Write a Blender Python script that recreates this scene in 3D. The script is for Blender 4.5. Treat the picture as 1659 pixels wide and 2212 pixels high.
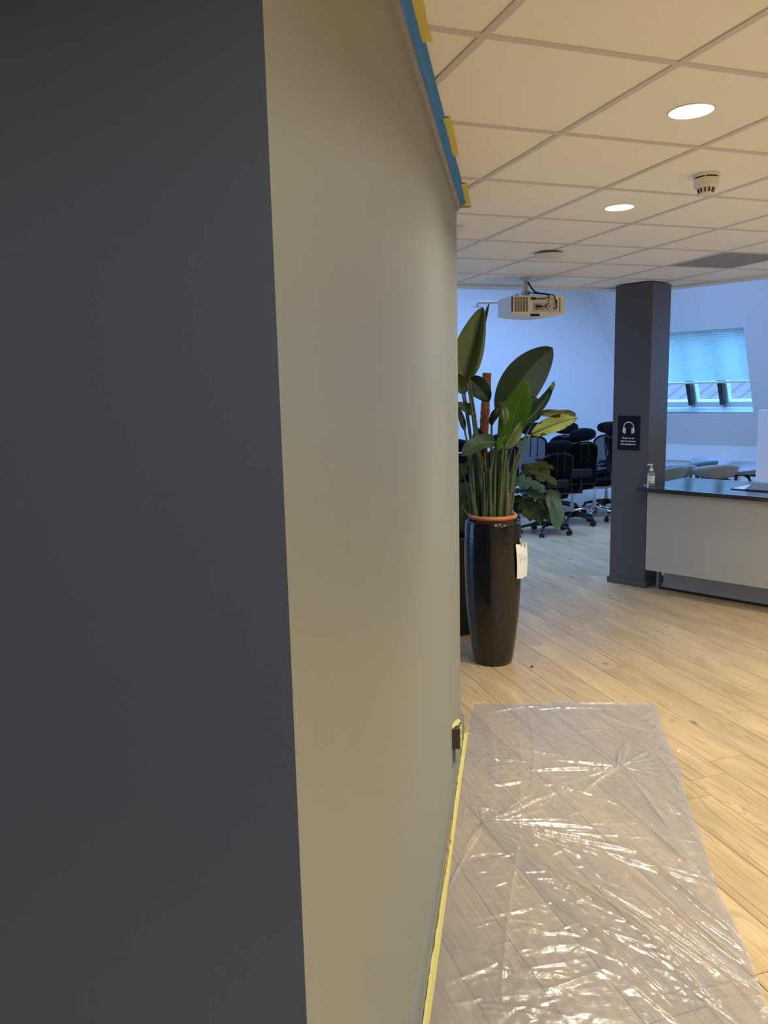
import bpy, bmesh, math, random
from mathutils import Vector, Matrix

# ------------------------------------------------------------------ clear
for o in list(bpy.data.objects):
    bpy.data.objects.remove(o, do_unlink=True)
S = bpy.context.scene
COL = S.collection
random.seed(7)
R = math.radians
PI = math.pi

# ------------------------------------------------------------------ camera
W, H, FPX = 1659.0, 2212.0, 1659.0
CZ, PITCH, ROLL = 1.77, 0.1536, -0.02346
fwd = Vector((0, math.cos(PITCH), -math.sin(PITCH)))
r0 = Vector((1, 0, 0)); u0 = r0.cross(fwd)
rgt = r0 * math.cos(ROLL) + u0 * math.sin(ROLL)
upv = -r0 * math.sin(ROLL) + u0 * math.cos(ROLL)
EYE = Vector((0, 0, CZ))
cam = bpy.data.cameras.new('camera')
cam.sensor_fit = 'HORIZONTAL'; cam.sensor_width = 36.0; cam.lens = 36.0 * FPX / W
cam.clip_start = 0.02; cam.clip_end = 200
camo = bpy.data.objects.new('camera', cam); COL.objects.link(camo)
m3 = Matrix((rgt, upv, -fwd)).transposed()
camo.matrix_world = Matrix.Translation(EYE) @ m3.to_4x4()
S.camera = camo

def ray(u, v):
    return fwd + rgt * ((u - W / 2) / FPX) - upv * ((v - H / 2) / FPX)
def PY(u, v, Y):
    r = ray(u, v); return EYE + r * (Y / r.y)
def PZ(u, v, z):
    r = ray(u, v); return EYE + r * ((z - CZ) / r.z)

# ------------------------------------------------------------------ view, world
S.view_settings.view_transform = 'Standard'
S.view_settings.look = 'None'
S.view_settings.exposure = 0.0
S.view_settings.gamma = 1.0
S.view_settings.use_curve_mapping = False

wrld = bpy.data.worlds.new('sky'); S.world = wrld
wrld.use_nodes = True
bg = wrld.node_tree.nodes['Background']
bg.inputs[0].default_value = (0.20, 0.62, 1.0, 1)
bg.inputs[1].default_value = 6.5

WARM = (0.97, 0.95, 0.79)
DAY = (0.22, 0.445, 1.0)

def area(name, loc, size, energy, color, direction, shape='RECTANGLE', sy=None, spread=PI):
    l = bpy.data.lights.new(name, 'AREA')
    l.shape = shape; l.size = size
    if sy: l.size_y = sy
    l.energy = energy; l.color = color; l.spread = spread
    o = bpy.data.objects.new(name, l); COL.objects.link(o)
    o.location = loc
    o.rotation_euler = Vector(direction).to_track_quat('-Z', 'Y').to_euler()
    return o

# frames of the building -----------------------------------------------------
CH = 2.653                                   # suspended ceiling height
GA = 0.33388                                 # rotation of the ceiling grid
ga = Vector((math.cos(GA), math.sin(GA), 0)); gb = Vector((-math.sin(GA), math.cos(GA), 0))
GO = Vector((-0.09048, 1.32867, 0))
def grid(r, t, z=0.0):
    p = GO + ga * (0.6 * r) + gb * (0.6 * t); p.z = z; return p
CA = R(-46)                                  # column, counter and window wall
dD = Vector((math.cos(CA), math.sin(CA), 0)); dN = Vector((-dD.y, dD.x, 0))
def dn(d, n, z=0.0):
    p = dD * d + dN * n; p.z = z; return p
WA = R(80.3)                                 # near partition wall
wX = Vector((math.cos(WA), math.sin(WA), 0)); wY = Vector((-wX.y, wX.x, 0))
WC = Vector((-0.1198, 0.9167, 0))
WL = 2.96
def wal(t, off, z=0.0):                      # off > 0 : into the room
    p = WC + wX * t - wY * off; p.z = z; return p

# daylight of the tall back zone (added fill lamps overhead and at right, plus the side window)
area('day_fill_top_a', (2.3, 8.8, 4.35), 3.4, 192, DAY, (0.0, 0.05, -1), sy=1.4, spread=R(128))  # added lamp below the closed roof, which has no opening
area('day_fill_top_b', (-1.0, 8.2, 4.35), 3.0, 110, DAY, (0.1, 0.1, -1), sy=1.4)
area('side_window_day', (-5.3, 6.3, 1.6), 2.2, 75, DAY, (1, 0, -0.02), sy=4.0)
area('day_fill_right', dn(-2.2, 10.6, 2.0), 1.4, 30, DAY, -dN + Vector((0, 0, -0.15)), sy=1.1)  # added lamp before the unbroken part of the window wall

# ------------------------------------------------------------------ materials
MATS = {}
def nodes_of(name):
    m = bpy.data.materials.new(name); m.use_nodes = True
    nt = m.node_tree
    return m, nt, nt.nodes['Principled BSDF']
def N(nt, t, **kw):
    n = nt.nodes.new(t)
    for k, v in kw.items(): setattr(n, k, v)
    return n
def mat(name, col, rough=0.5, metal=0.0, spec=0.5, bump=0.0, bscale=200.0, var=0.0, vscale=6.0, coat=0.0, emit=None, estr=0.0, alpha=None, trans=0.0, ior=None):
    if name in MATS: return MATS[name]
    m, nt, b = nodes_of(name)
    c = (col[0], col[1], col[2], 1)
    b.inputs['Base Color'].default_value = c
    b.inputs['Roughness'].default_value = rough
    b.inputs['Metallic'].default_value = metal
    b.inputs['Specular IOR Level'].default_value = spec
    b.inputs['Coat Weight'].default_value = coat
    b.inputs['Transmission Weight'].default_value = trans
    if ior: b.inputs['IOR'].default_value = ior
    if alpha is not None: b.inputs['Alpha'].default_value = alpha
    if emit:
        b.inputs['Emission Color'].default_value = (*emit, 1); b.inputs['Emission Strength'].default_value = estr
    tc = N(nt, 'ShaderNodeTexCoord')
    if var > 0:
        nz = N(nt, 'ShaderNodeTexNoise'); nz.inputs['Scale'].default_value = vscale; nz.inputs['Detail'].default_value = 4
        nt.links.new(tc.outputs['Object'], nz.inputs['Vector'])
        mr = N(nt, 'ShaderNodeMapRange'); mr.inputs['To Min'].default_value = 1 - var; mr.inputs['To Max'].default_value = 1 + var
        nt.links.new(nz.outputs['Fac'], mr.inputs['Value'])
        mx = N(nt, 'ShaderNodeMix', data_type='RGBA', blend_type='MULTIPLY')
        mx.inputs[0].default_value = 1.0; mx.inputs[6].default_value = c
        nt.links.new(mr.outputs[0], mx.inputs[7]); nt.links.new(mx.outputs[2], b.inputs['Base Color'])
    if bump > 0:
        nz = N(nt, 'ShaderNodeTexNoise'); nz.inputs['Scale'].default_value = bscale; nz.inputs['Detail'].default_value = 3
        nt.links.new(tc.outputs['Object'], nz.inputs['Vector'])
        bp = N(nt, 'ShaderNodeBump'); bp.inputs['Strength'].default_value = bump; bp.inputs['Distance'].default_value = 0.002
        nt.links.new(nz.outputs['Fac'], bp.inputs['Height']); nt.links.new(bp.outputs[0], b.inputs['Normal'])
    MATS[name] = m
    return m

def wood_mat():
    m, nt, b = nodes_of('oak_planks'); L = nt.links.new
    tc = N(nt, 'ShaderNodeTexCoord'); oi = N(nt, 'ShaderNodeObjectInfo')
    off = N(nt, 'ShaderNodeCombineXYZ'); ml = N(nt, 'ShaderNodeMath', operation='MULTIPLY'); ml.inputs[1].default_value = 37.0
    L(oi.outputs['Random'], ml.inputs[0])
    for i in range(3): L(ml.outputs[0], off.inputs[i])
    ad = N(nt, 'ShaderNodeVectorMath', operation='ADD'); L(tc.outputs['Object'], ad.inputs[0]); L(off.outputs[0], ad.inputs[1])
    mp = N(nt, 'ShaderNodeMapping'); mp.inputs['Scale'].default_value = (0.5, 7.5, 1); L(ad.outputs[0], mp.inputs['Vector'])
    # cathedral figure : rings of a slowly warped distance field
    n1 = N(nt, 'ShaderNodeTexNoise'); n1.inputs['Scale'].default_value = 1.1; n1.inputs['Detail'].default_value = 2.0; n1.inputs['Distortion'].default_value = 0.4
    L(mp.outputs[0], n1.inputs['Vector'])
    rg = N(nt, 'ShaderNodeMath', operation='MULTIPLY'); rg.inputs[1].default_value = 95.0; L(n1.outputs['Fac'], rg.inputs[0])
    sn = N(nt, 'ShaderNodeMath', operation='SINE'); L(rg.outputs[0], sn.inputs[0])
    mp2 = N(nt, 'ShaderNodeMapping'); mp2.inputs['Scale'].default_value = (2.0, 110.0, 1); L(ad.outputs[0], mp2.inputs['Vector'])
    n2 = N(nt, 'ShaderNodeTexNoise'); n2.inputs['Scale'].default_value = 1.0; n2.inputs['Detail'].default_value = 5; L(mp2.outputs[0], n2.inputs['Vector'])
    mix = N(nt, 'ShaderNodeMath', operation='MULTIPLY_ADD'); mix.inputs[1].default_value = 0.045
    L(sn.outputs[0], mix.inputs[0]); L(n2.outputs['Fac'], mix.inputs[2])
    cr = N(nt, 'ShaderNodeValToRGB'); e = cr.color_ramp.elements
    e[0].position = 0.27; e[0].color = (0.33, 0.22, 0.12, 1)
    e[1].position = 0.66; e[1].color = (0.57, 0.405, 0.225, 1)
    x = cr.color_ramp.elements.new(0.38); x.color = (0.475, 0.328, 0.175, 1)
    L(mix.outputs[0], cr.inputs[0])
    rl = N(nt, 'ShaderNodeMapRange'); rl.inputs['From Min'].default_value = 0.55; rl.inputs['From Max'].default_value = 1.0; rl.inputs['To Min'].default_value = 1.0; rl.inputs['To Max'].default_value = 0.76; L(sn.outputs[0], rl.inputs['Value'])
    # plank to plank tone
    hv = N(nt, 'ShaderNodeMapRange'); hv.inputs['To Min'].default_value = 0.90; hv.inputs['To Max'].default_value = 1.06; L(oi.outputs['Random'], hv.inputs['Value'])
    # broad smoky blotches
    n3 = N(nt, 'ShaderNodeTexNoise'); n3.inputs['Scale'].default_value = 2.2; n3.inputs['Detail'].default_value = 3; 
    mp3 = N(nt, 'ShaderNodeMapping'); mp3.inputs['Scale'].default_value = (1.0, 3.2, 1); L(ad.outputs[0], mp3.inputs['Vector']); L(mp3.outputs[0], n3.inputs['Vector'])
    bl = N(nt, 'ShaderNodeMapRange'); bl.inputs['From Min'].default_value = 0.3; bl.inputs['From Max'].default_value = 0.7; bl.inputs['To Min'].default_value = 0.82; bl.inputs['To Max'].default_value = 1.08; L(n3.outputs['Fac'], bl.inputs['Value'])
    # knots
    vo = N(nt, 'ShaderNodeTexVoronoi'); vo.inputs['Scale'].default_value = 2.3
    mp4 = N(nt, 'ShaderNodeMapping'); mp4.inputs['Scale'].default_value = (1.0, 2.0, 1); L(ad.outputs[0], mp4.inputs['Vector']); L(mp4.outputs[0], vo.inputs['Vector'])
    kn = N(nt, 'ShaderNodeMapRange'); kn.inputs['From Min'].default_value = 0.02; kn.inputs['From Max'].default_value = 0.10; kn.inputs['To Min'].default_value = 0.38; kn.inputs['To Max'].default_value = 1.0; L(vo.outputs['Distance'], kn.inputs['Value'])
    p1 = N(nt, 'ShaderNodeMath', operation='MULTIPLY'); L(hv.outputs[0], p1.inputs[0]); L(bl.outputs[0], p1.inputs[1])
    p3 = N(nt, 'ShaderNodeMath', operation='MULTIPLY'); L(p1.outputs[0], p3.inputs[0]); L(rl.outputs[0], p3.inputs[1])
    p2 = N(nt, 'ShaderNodeMath', operation='MULTIPLY'); L(p3.outputs[0], p2.inputs[0]); L(kn.outputs[0], p2.inputs[1])
    mx = N(nt, 'ShaderNodeMix', data_type='RGBA', blend_type='MULTIPLY'); mx.inputs[0].default_value = 1
    L(cr.outputs[0], mx.inputs[6]); L(p2.outputs[0], mx.inputs[7]); L(mx.outputs[2], b.inputs['Base Color'])
    b.inputs['Roughness'].default_value = 0.34; b.inputs['Specular IOR Level'].default_value = 0.5
    bp = N(nt, 'ShaderNodeBump'); bp.inputs['Strength'].default_value = 0.12; bp.inputs['Distance'].default_value = 0.001
    L(n2.outputs['Fac'], bp.inputs['Height']); L(bp.outputs[0], b.inputs['Normal'])
    return m

def leaf_mat(name, base, vein, tl=0.35, rough=0.5, spots=None):
    m, nt, b = nodes_of(name); L = nt.links.new
    uv = N(nt, 'ShaderNodeUVMap'); sp = N(nt, 'ShaderNodeSeparateXYZ'); L(uv.outputs[0], sp.inputs[0])
    # uv.x : 0..1 across (0.5 = midrib), uv.y : along
    a = N(nt, 'ShaderNodeMath', operation='SUBTRACT'); a.inputs[1].default_value = 0.5; L(sp.outputs[0], a.inputs[0])
    ab = N(nt, 'ShaderNodeMath', operation='ABSOLUTE'); L(a.outputs[0], ab.inputs[0])
    k = N(nt, 'ShaderNodeMath', operation='MULTIPLY_ADD'); k.inputs[1].default_value = -0.35; L(ab.outputs[0], k.inputs[0]); L(sp.outputs[1], k.inputs[2])
    fr = N(nt, 'ShaderNodeMath', operation='MULTIPLY'); fr.inputs[1].default_value = 150.0; L(k.outputs[0], fr.inputs[0])
    sn = N(nt, 'ShaderNodeMath', operation='SINE'); L(fr.outputs[0], sn.inputs[0])
    mr = N(nt, 'ShaderNodeMapRange'); mr.inputs['From Min'].default_value = 0.2; mr.inputs['To Max'].default_value = 0.35; L(sn.outputs[0], mr.inputs['Value'])
    mid = N(nt, 'ShaderNodeMapRange'); mid.inputs['From Min'].default_value = 0.0; mid.inputs['From Max'].default_value = 0.03; mid.inputs['To Min'].default_value = 0.8; mid.inputs['To Max'].default_value = 0.0; L(ab.outputs[0], mid.inputs['Value'])
    mxm = N(nt, 'ShaderNodeMath', operation='MAXIMUM'); L(mr.outputs[0], mxm.inputs[0]); L(mid.outputs[0], mxm.inputs[1])
    tc = N(nt, 'ShaderNodeTexCoord'); nz = N(nt, 'ShaderNodeTexNoise'); nz.inputs['Scale'].default_value = 14; L(tc.outputs['Object'], nz.inputs['Vector'])
    nv = N(nt, 'ShaderNodeMapRange'); nv.inputs['To Min'].default_value = 0.75; nv.inputs['To Max'].default_value = 1.25; L(nz.outputs['Fac'], nv.inputs['Value'])
    mx = N(nt, 'ShaderNodeMix', data_type='RGBA'); mx.inputs[6].default_value = (*base, 1); mx.inputs[7].default_value = (*vein, 1); L(mxm.outputs[0], mx.inputs[0])
    m2 = N(nt, 'ShaderNodeMix', data_type='RGBA', blend_type='MULTIPLY'); m2.inputs[0].default_value = 1; L(mx.outputs[2], m2.inputs[6]); L(nv.outputs[0], m2.inputs[7])
    out = m2.outputs[2]
    if spots:
        # brown patches that gather towards the margin and the tip
        ed = N(nt, 'ShaderNodeMath', operation='MULTIPLY_ADD'); ed.inputs[1].default_value = 0.9; L(ab.outputs[0], ed.inputs[0])
        n4 = N(nt, 'ShaderNodeTexNoise'); n4.inputs['Scale'].default_value = 22; n4.inputs['Detail'].default_value = 3; L(tc.outputs['Object'], n4.inputs['Vector']); L(n4.outputs['Fac'], ed.inputs[2])
        st = N(nt, 'ShaderNodeMapRange'); st.inputs['From Min'].default_value = 0.84; st.inputs['From Max'].default_value = 0.92; L(ed.outputs[0], st.inputs['Value'])
        m4 = N(nt, 'ShaderNodeMix', data_type='RGBA'); m4.inputs[7].default_value = (*spots, 1); L(st.outputs[0], m4.inputs[0]); L(out, m4.inputs[6]); out = m4.outputs[2]
    L(out, b.inputs['Base Color']); b.inputs['Roughness'].default_value = rough; b.inputs['Specular IOR Level'].default_value = 0.22
    tr = N(nt, 'ShaderNodeBsdfTranslucent'); L(out, tr.inputs[0])
    ms = N(nt, 'ShaderNodeMixShader'); ms.inputs[0].default_value = tl
    L(b.outputs[0], ms.inputs[1]); L(tr.outputs[0], ms.inputs[2])
    L(ms.outputs[0], nt.nodes['Material Output'].inputs[0])
    return m

def film_mat():
    m, nt, b = nodes_of('clear_plastic_film'); L = nt.links.new
    nt.nodes.remove(b)
    tc = N(nt, 'ShaderNodeTexCoord')
    mp = N(nt, 'ShaderNodeMapping'); mp.inputs['Rotation'].default_value = (0, 0, R(20)); mp.inputs['Scale'].default_value = (1, 2.6, 1); L(tc.outputs['Object'], mp.inputs['Vector'])
    nz = N(nt, 'ShaderNodeTexNoise'); nz.inputs['Scale'].default_value = 16; nz.inputs['Detail'].default_value = 5; nz.inputs['Distortion'].default_value = 0.8; L(mp.outputs[0], nz.inputs['Vector'])
    bp = N(nt, 'ShaderNodeBump'); bp.inputs['Strength'].default_value = 0.14; bp.inputs['Distance'].default_value = 0.010; L(nz.outputs['Fac'], bp.inputs['Height'])
    gl = N(nt, 'ShaderNodeBsdfGlossy'); gl.inputs['Roughness'].default_value = 0.2; gl.inputs['Color'].default_value = (1, 1, 1, 1); L(bp.outputs[0], gl.inputs['Normal'])
    tr = N(nt, 'ShaderNodeBsdfTransparent'); tr.inputs[0].default_value = (0.93, 0.92, 0.93, 1)
    df = N(nt, 'ShaderNodeBsdfDiffuse'); df.inputs[0].default_value = (0.62, 0.64, 0.72, 1); L(bp.outputs[0], df.inputs['Normal'])
    m1 = N(nt, 'ShaderNodeMixShader'); m1.inputs[0].default_value = 0.24; L(tr.outputs[0], m1.inputs[1]); L(df.outputs[0], m1.inputs[2])
    fr = N(nt, 'ShaderNodeFresnel'); fr.inputs[0].default_value = 1.5; L(bp.outputs[0], fr.inputs['Normal'])
    fm = N(nt, 'ShaderNodeMath', operation='MULTIPLY_ADD', use_clamp=True); fm.inputs[1].default_value = 0.95; fm.inputs[2].default_value = 0.022; L(fr.outputs[0], fm.inputs[0])
    m2 = N(nt, 'ShaderNodeMixShader'); L(fm.outputs[0], m2.inputs[0]); L(m1.outputs[0], m2.inputs[1]); L(gl.outputs[0], m2.inputs[2])
    L(m2.outputs[0], nt.nodes['Material Output'].inputs[0])
    return m

def glass_mat():
    m, nt, b = nodes_of('window_glass'); L = nt.links.new
    nt.nodes.remove(b)
    tr = N(nt, 'ShaderNodeBsdfTransparent'); tr.inputs[0].default_value = (0.93, 0.97, 1, 1)
    gl = N(nt, 'ShaderNodeBsdfGlossy'); gl.inputs['Roughness'].default_value = 0.02
    lw = N(nt, 'ShaderNodeLayerWeight'); lw.inputs[0].default_value = 0.5
    pw_ = N(nt, 'ShaderNodeMath', operation='POWER'); pw_.inputs[1].default_value = 5.0; L(lw.outputs['Facing'], pw_.inputs[0])
    fr = N(nt, 'ShaderNodeMath', operation='MULTIPLY_ADD'); fr.inputs[1].default_value = 0.85; fr.inputs[2].default_value = 0.04; L(pw_.outputs[0], fr.inputs[0])
    ms = N(nt, 'ShaderNodeMixShader'); L(fr.outputs[0], ms.inputs[0]); L(tr.outputs[0], ms.inputs[1]); L(gl.outputs[0], ms.inputs[2])
    L(ms.outputs[0], nt.nodes['Material Output'].inputs[0])
    return m

def cloth_light_mat(name, col, tl):
    m, nt, b = nodes_of(name); L = nt.links.new
    b.inputs['Base Color'].default_value = (*col, 1); b.inputs['Roughness'].default_value = 0.8
    tr = N(nt, 'ShaderNodeBsdfTranslucent'); tr.inputs[0].default_value = (*col, 1)
    ms = N(nt, 'ShaderNodeMixShader'); ms.inputs[0].default_value = tl; L(b.outputs[0], ms.inputs[1]); L(tr.outputs[0], ms.inputs[2])
    L(ms.outputs[0], nt.nodes['Material Output'].inputs[0])
    return m

def mesh_fabric_mat():
    m, nt, b = nodes_of('chair_mesh'); L = nt.links.new
    b.inputs['Base Color'].default_value = (0.010, 0.011, 0.014, 1); b.inputs['Roughness'].default_value = 0.7
    tr = N(nt, 'ShaderNodeBsdfTransparent')
    ms = N(nt, 'ShaderNodeMixShader'); ms.inputs[0].default_value = 0.80; L(tr.outputs[0], ms.inputs[1]); L(b.outputs[0], ms.inputs[2])
    L(ms.outputs[0], nt.nodes['Material Output'].inputs[0])
    return m

M_WOOD = wood_mat()
M_BEIGE = mat('beige_wall_paint', (0.268, 0.268, 0.224), 0.55, bump=0.15, bscale=260)
M_DARK = mat('dark_grey_wall_paint', (0.042, 0.057, 0.100), 0.6, bump=0.12, bscale=260)
M_TRIM = mat('grey_trim_paint', (0.185, 0.19, 0.175), 0.45)
M_WHITE = mat('white_wall_paint', (0.80, 0.80, 0.80), 0.7, bump=0.08, bscale=150)
M_TILE = mat('mineral_fibre_tile', (0.93, 0.925, 0.90), 0.85, bump=0.25, bscale=420, var=0.025, vscale=60)
M_VENT = mat('perforated_tile_grey', (0.30, 0.30, 0.30), 0.8, var=0.12, vscale=30)
M_GRID = mat('white_enamel_grid', (0.68, 0.655, 0.64), 0.45)
M_FRIEZE = mat('plasterboard_white', (0.78, 0.78, 0.78), 0.6)
M_COL = mat('charcoal_column_paint', (0.080, 0.078, 0.078), 0.55, bump=0.12, bscale=220)
M_PANEL = mat('white_laminate_panel', (0.36, 0.365, 0.355), 0.4)
M_TOE = mat('grey_plinth', (0.33, 0.345, 0.36), 0.5)
M_DARKGAP = mat('shadow_gap_black', (0.015, 0.014, 0.014), 0.8)
M_TOP = mat('black_laminate_worktop', (0.030, 0.030, 0.032), 0.15, spec=0.9)
M_YEL = mat('yellow_masking_tape', (0.56, 0.485, 0.165), 0.6, var=0.12, vscale=60)
M_BLUE = mat('blue_masking_film', (0.05, 0.24, 0.62), 0.5, var=0.12, vscale=25)
M_FILM = film_mat()
M_GLASS = glass_mat()
M_BLACKP = mat('black_plastic', (0.008, 0.008, 0.010), 0.42, spec=0.35)
M_BLACKF = mat('black_fabric', (0.0045, 0.0048, 0.0065), 0.9, spec=0.12, bump=0.3, bscale=300)
M_MESH = mesh_fabric_mat()
M_CHROME = mat('polished_chrome', (0.75, 0.76, 0.78), 0.15, metal=1.0)
M_ALU = mat('satin_aluminium', (0.55, 0.56, 0.58), 0.35, metal=1.0)
M_WPL = mat('white_plastic', (0.75, 0.74, 0.71), 0.45)
M_PAPER = mat('white_paper', (0.80, 0.79, 0.78), 0.8)
M_INK = mat('grey_pencil', (0.33, 0.33, 0.34), 0.8)
M_TERRA = mat('terracotta', (0.42, 0.15, 0.065), 0.75, var=0.15, vscale=30)
M_SOIL = mat('potting_soil', (0.035, 0.022, 0.014), 0.95, bump=1.0, bscale=60)

# ------------------------------------------------------------------ mesh helpers
class MB:
    def __init__(s): s.v = []; s.f = []; s.m = []; s.uv = None
    def add(s, vs, fs, mi=0):
        o = len(s.v); s.v += [tuple(p) for p in vs]
        s.f += [tuple(i + o for i in f) for f in fs]; s.m += [mi] * len(fs); return s
    def box(s, a, b, mi=0, M=None):
        x0, y0, z0 = a; x1, y1, z1 = b
        vs = [Vector(p) for p in ((x0,y0,z0),(x1,y0,z0),(x1,y1,z0),(x0,y1,z0),(x0,y0,z1),(x1,y0,z1),(x1,y1,z1),(x0,y1,z1))]
        if M is not None: vs = [M @ p for p in vs]
        return s.add(vs, [(0,3,2,1),(4,5,6,7),(0,1,5,4),(1,2,6,5),(2,3,7,6),(3,0,4,7)], mi)
    def prism(s, poly, z0, z1, mi=0):
        n = len(poly)
        vs = [(p[0], p[1], z0) for p in poly] + [(p[0], p[1], z1) for p in poly]
        fs = [tuple(range(n - 1, -1, -1)), tuple(range(n, 2 * n))] + [(i, (i + 1) % n, n + (i + 1) % n, n + i) for i in range(n)]
        return s.add(vs, fs, mi)
    def tube(s, pts, rad, seg=8, mi=0, cap=True, squash=1.0):
        pts = [Vector(p) for p in pts]; n = len(pts)
        if not hasattr(rad, '__len__'): rad = [rad] * n
        vs = []; ref = None
        for i, p in enumerate(pts):
            t = (pts[min(i + 1, n - 1)] - pts[max(i - 1, 0)]).normalized()
            if ref is None:
                ref = t.orthogonal().normalized()
            x = (ref - t * ref.dot(t)).normalized(); ref = x
            y = t.cross(x)
            for k in range(seg):
                a = 2 * PI * k / seg
                vs.append(p + x * (math.cos(a) * rad[i]) + y * (math.sin(a) * rad[i] * squash))
        fs = [(i * seg + k, i * seg + (k + 1) % seg, (i + 1) * seg + (k + 1) % seg, (i + 1) * seg + k) for i in range(n - 1) for k in range(seg)]
        if cap: fs += [tuple(range(seg - 1, -1, -1)), tuple((n - 1) * seg + k for k in range(seg))]
        return s.add(vs, fs, mi)
    def lathe(s, prof, seg=32, mi=0, c=(0, 0, 0), close=True):
        n = len(prof); vs = []
        for r, z in prof:
            for k in range(seg):
                a = 2 * PI * k / seg; vs.append((c[0] + r * math.cos(a), c[1] + r * math.sin(a), c[2] + z))
        fs = [(i * seg + k, i * seg + (k + 1) % seg, (i + 1) * seg + (k + 1) % seg, (i + 1) * seg + k) for i in range(n - 1) for k in range(seg)]
        if close:
            fs += [tuple(range(seg - 1, -1, -1)), tuple((n - 1) * seg + k for k in range(seg))]
        return s.add(vs, fs, mi)
    def grid(s, P, mi=0):
        r = len(P); c = len(P[0])
        return s.add([p for row in P for p in row], [(i * c + j, i * c + j + 1, (i + 1) * c + j + 1, (i + 1) * c + j) for i in range(r - 1) for j in range(c - 1)], mi)
    def xf(s, M):
        s.v = [tuple(M @ Vector(p)) for p in s.v]; return s
    def build(s, name, mats, parent=None, smooth=False, bevel=0.0, seg=2, solid=0.0, sub=0):
        me = bpy.data.meshes.new(name); me.from_pydata([tuple(p) for p in s.v], [], s.f)
        if not isinstance(mats, (list, tuple)): mats = [mats]
        for m in mats: me.materials.append(m)
        if len(mats) > 1: me.polygons.foreach_set('material_index', s.m)
        if smooth: me.polygons.foreach_set('use_smooth', [True] * len(me.polygons))
        if s.uv:
            l = me.uv_layers.new(name='UVMap')
            for lp in me.loops: l.data[lp.index].uv = s.uv[lp.vertex_index]
        me.update()
        o = bpy.data.objects.new(name, me); COL.objects.link(o)
        if parent: o.parent = parent
        if solid:
            md = o.modifiers.new('thickness', 'SOLIDIFY'); md.thickness = solid; md.offset = 0
        if sub:
            md = o.modifiers.new('smooth', 'SUBSURF'); md.levels = sub; md.render_levels = sub
        if bevel:
            md = o.modifiers.new('bevel', 'BEVEL'); md.width = bevel; md.segments = seg; md.limit_method = 'ANGLE'
            if smooth is False: pass
        return o

def tag(o, label=None, cat=None, group=None, kind=None):
    if label: o['label'] = label
    if cat: o['category'] = cat
    if group: o['group'] = group
    if kind: o['kind'] = kind
    return o
def thing(name, label, cat, loc=(0, 0, 0), rz=0.0, group=None):
    o = bpy.data.objects.new(name, None); COL.objects.link(o)
    o.empty_display_size = 0.1
    o.location = loc; o.rotation_euler = (0, 0, rz)
    return tag(o, label, cat, group)
def dup(root, loc, rz, label=None, group=None):
    def cp(o, par):
        c = o.copy(); COL.objects.link(c)
        if par is not None: c.parent = par
        for ch in o.children: cp(ch, c)
        return c
    r = cp(root, None); r.location = loc; r.rotation_euler = (0, 0, rz)
    if label: r['label'] = label
    if group: r['group'] = group
    return r
def clip(poly, nx, ny, c):                    # keep nx*x+ny*y <= c
    out = []
    for i, p in enumerate(poly):
        q = poly[(i + 1) % len(poly)]
        a = nx * p[0] + ny * p[1] - c; b = nx * q[0] + ny * q[1] - c
        if a <= 0: out.append(p)
        if (a < 0 < b) or (b < 0 < a):
            t = a / (a - b); out.append((p[0] + (q[0] - p[0]) * t, p[1] + (q[1] - p[1]) * t))
    return out
def bez(a, b, c, n):
    a, b, c = Vector(a), Vector(b), Vector(c)
    return [a * (1 - t) ** 2 + b * (2 * t * (1 - t)) + c * t * t for t in [i / (n - 1) for i in range(n)]]
def visible(p, m=250):
    d = p - EYE; z = d.dot(fwd)
    if z < 0.2: return False
    u = W / 2 + FPX * d.dot(rgt) / z; v = H / 2 - FPX * d.dot(upv) / z
    return -m < u < W + m and -m < v < H + m

# ================================================================== FLOOR
fl = MB().box((-6.2, -4.2, -0.15), (8.6, 15.5, -0.012)).build('floor', M_WOOD)
tag(fl, 'light oak plank floor running through the whole office', 'floor', kind='structure')
PA = R(107.3)
pb = Vector((math.cos(PA), math.sin(PA), 0)); pa = Vector((pb.y, -pb.x, 0))
PW = 0.206
pa0 = PZ(1475, 1675, 0).dot(pa)
def plank_mesh(L):
    g = 0.0013; c = 0.0007; x = L / 2 - g; y = PW / 2 - g; t = 0.012
    vs = [(-x,-y,-t),(x,-y,-t),(x,y,-t),(-x,y,-t),(-x,-y,-c),(x,-y,-c),(x,y,-c),(-x,y,-c),(-x+c,-y+c,0),(x-c,-y+c,0),(x-c,y-c,0),(-x+c,y-c,0)]
    fs = [(8,9,10,11)] + [(i, (i + 1) % 4, 4 + (i + 1) % 4, 4 + i) for i in range(4)] + [(4 + i, 4 + (i + 1) % 4, 8 + (i + 1) % 4, 8 + i) for i in range(4)] + [(3,2,1,0)]
    me = bpy.data.meshes.new('plank'); me.from_pydata(vs, [], fs); me.materials.append(M_WOOD); return me
PLM = {L: plank_mesh(L) for L in (1.5, 1.8, 2.0, 2.2)}
joints = {}
for u, v in ((1570, 1540), (1567, 1638), (1620, 1825), (1320, 1444), (1150, 1466), (1530, 1332), (1335, 1332), (1649, 2101), (1000 + 30, 2050)):
    p = PZ(u, v, 0); joints[math.floor((p.dot(pa) - pa0) / PW)] = p.dot(pb)
rp = random.Random(3)
nplank = 0
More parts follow.
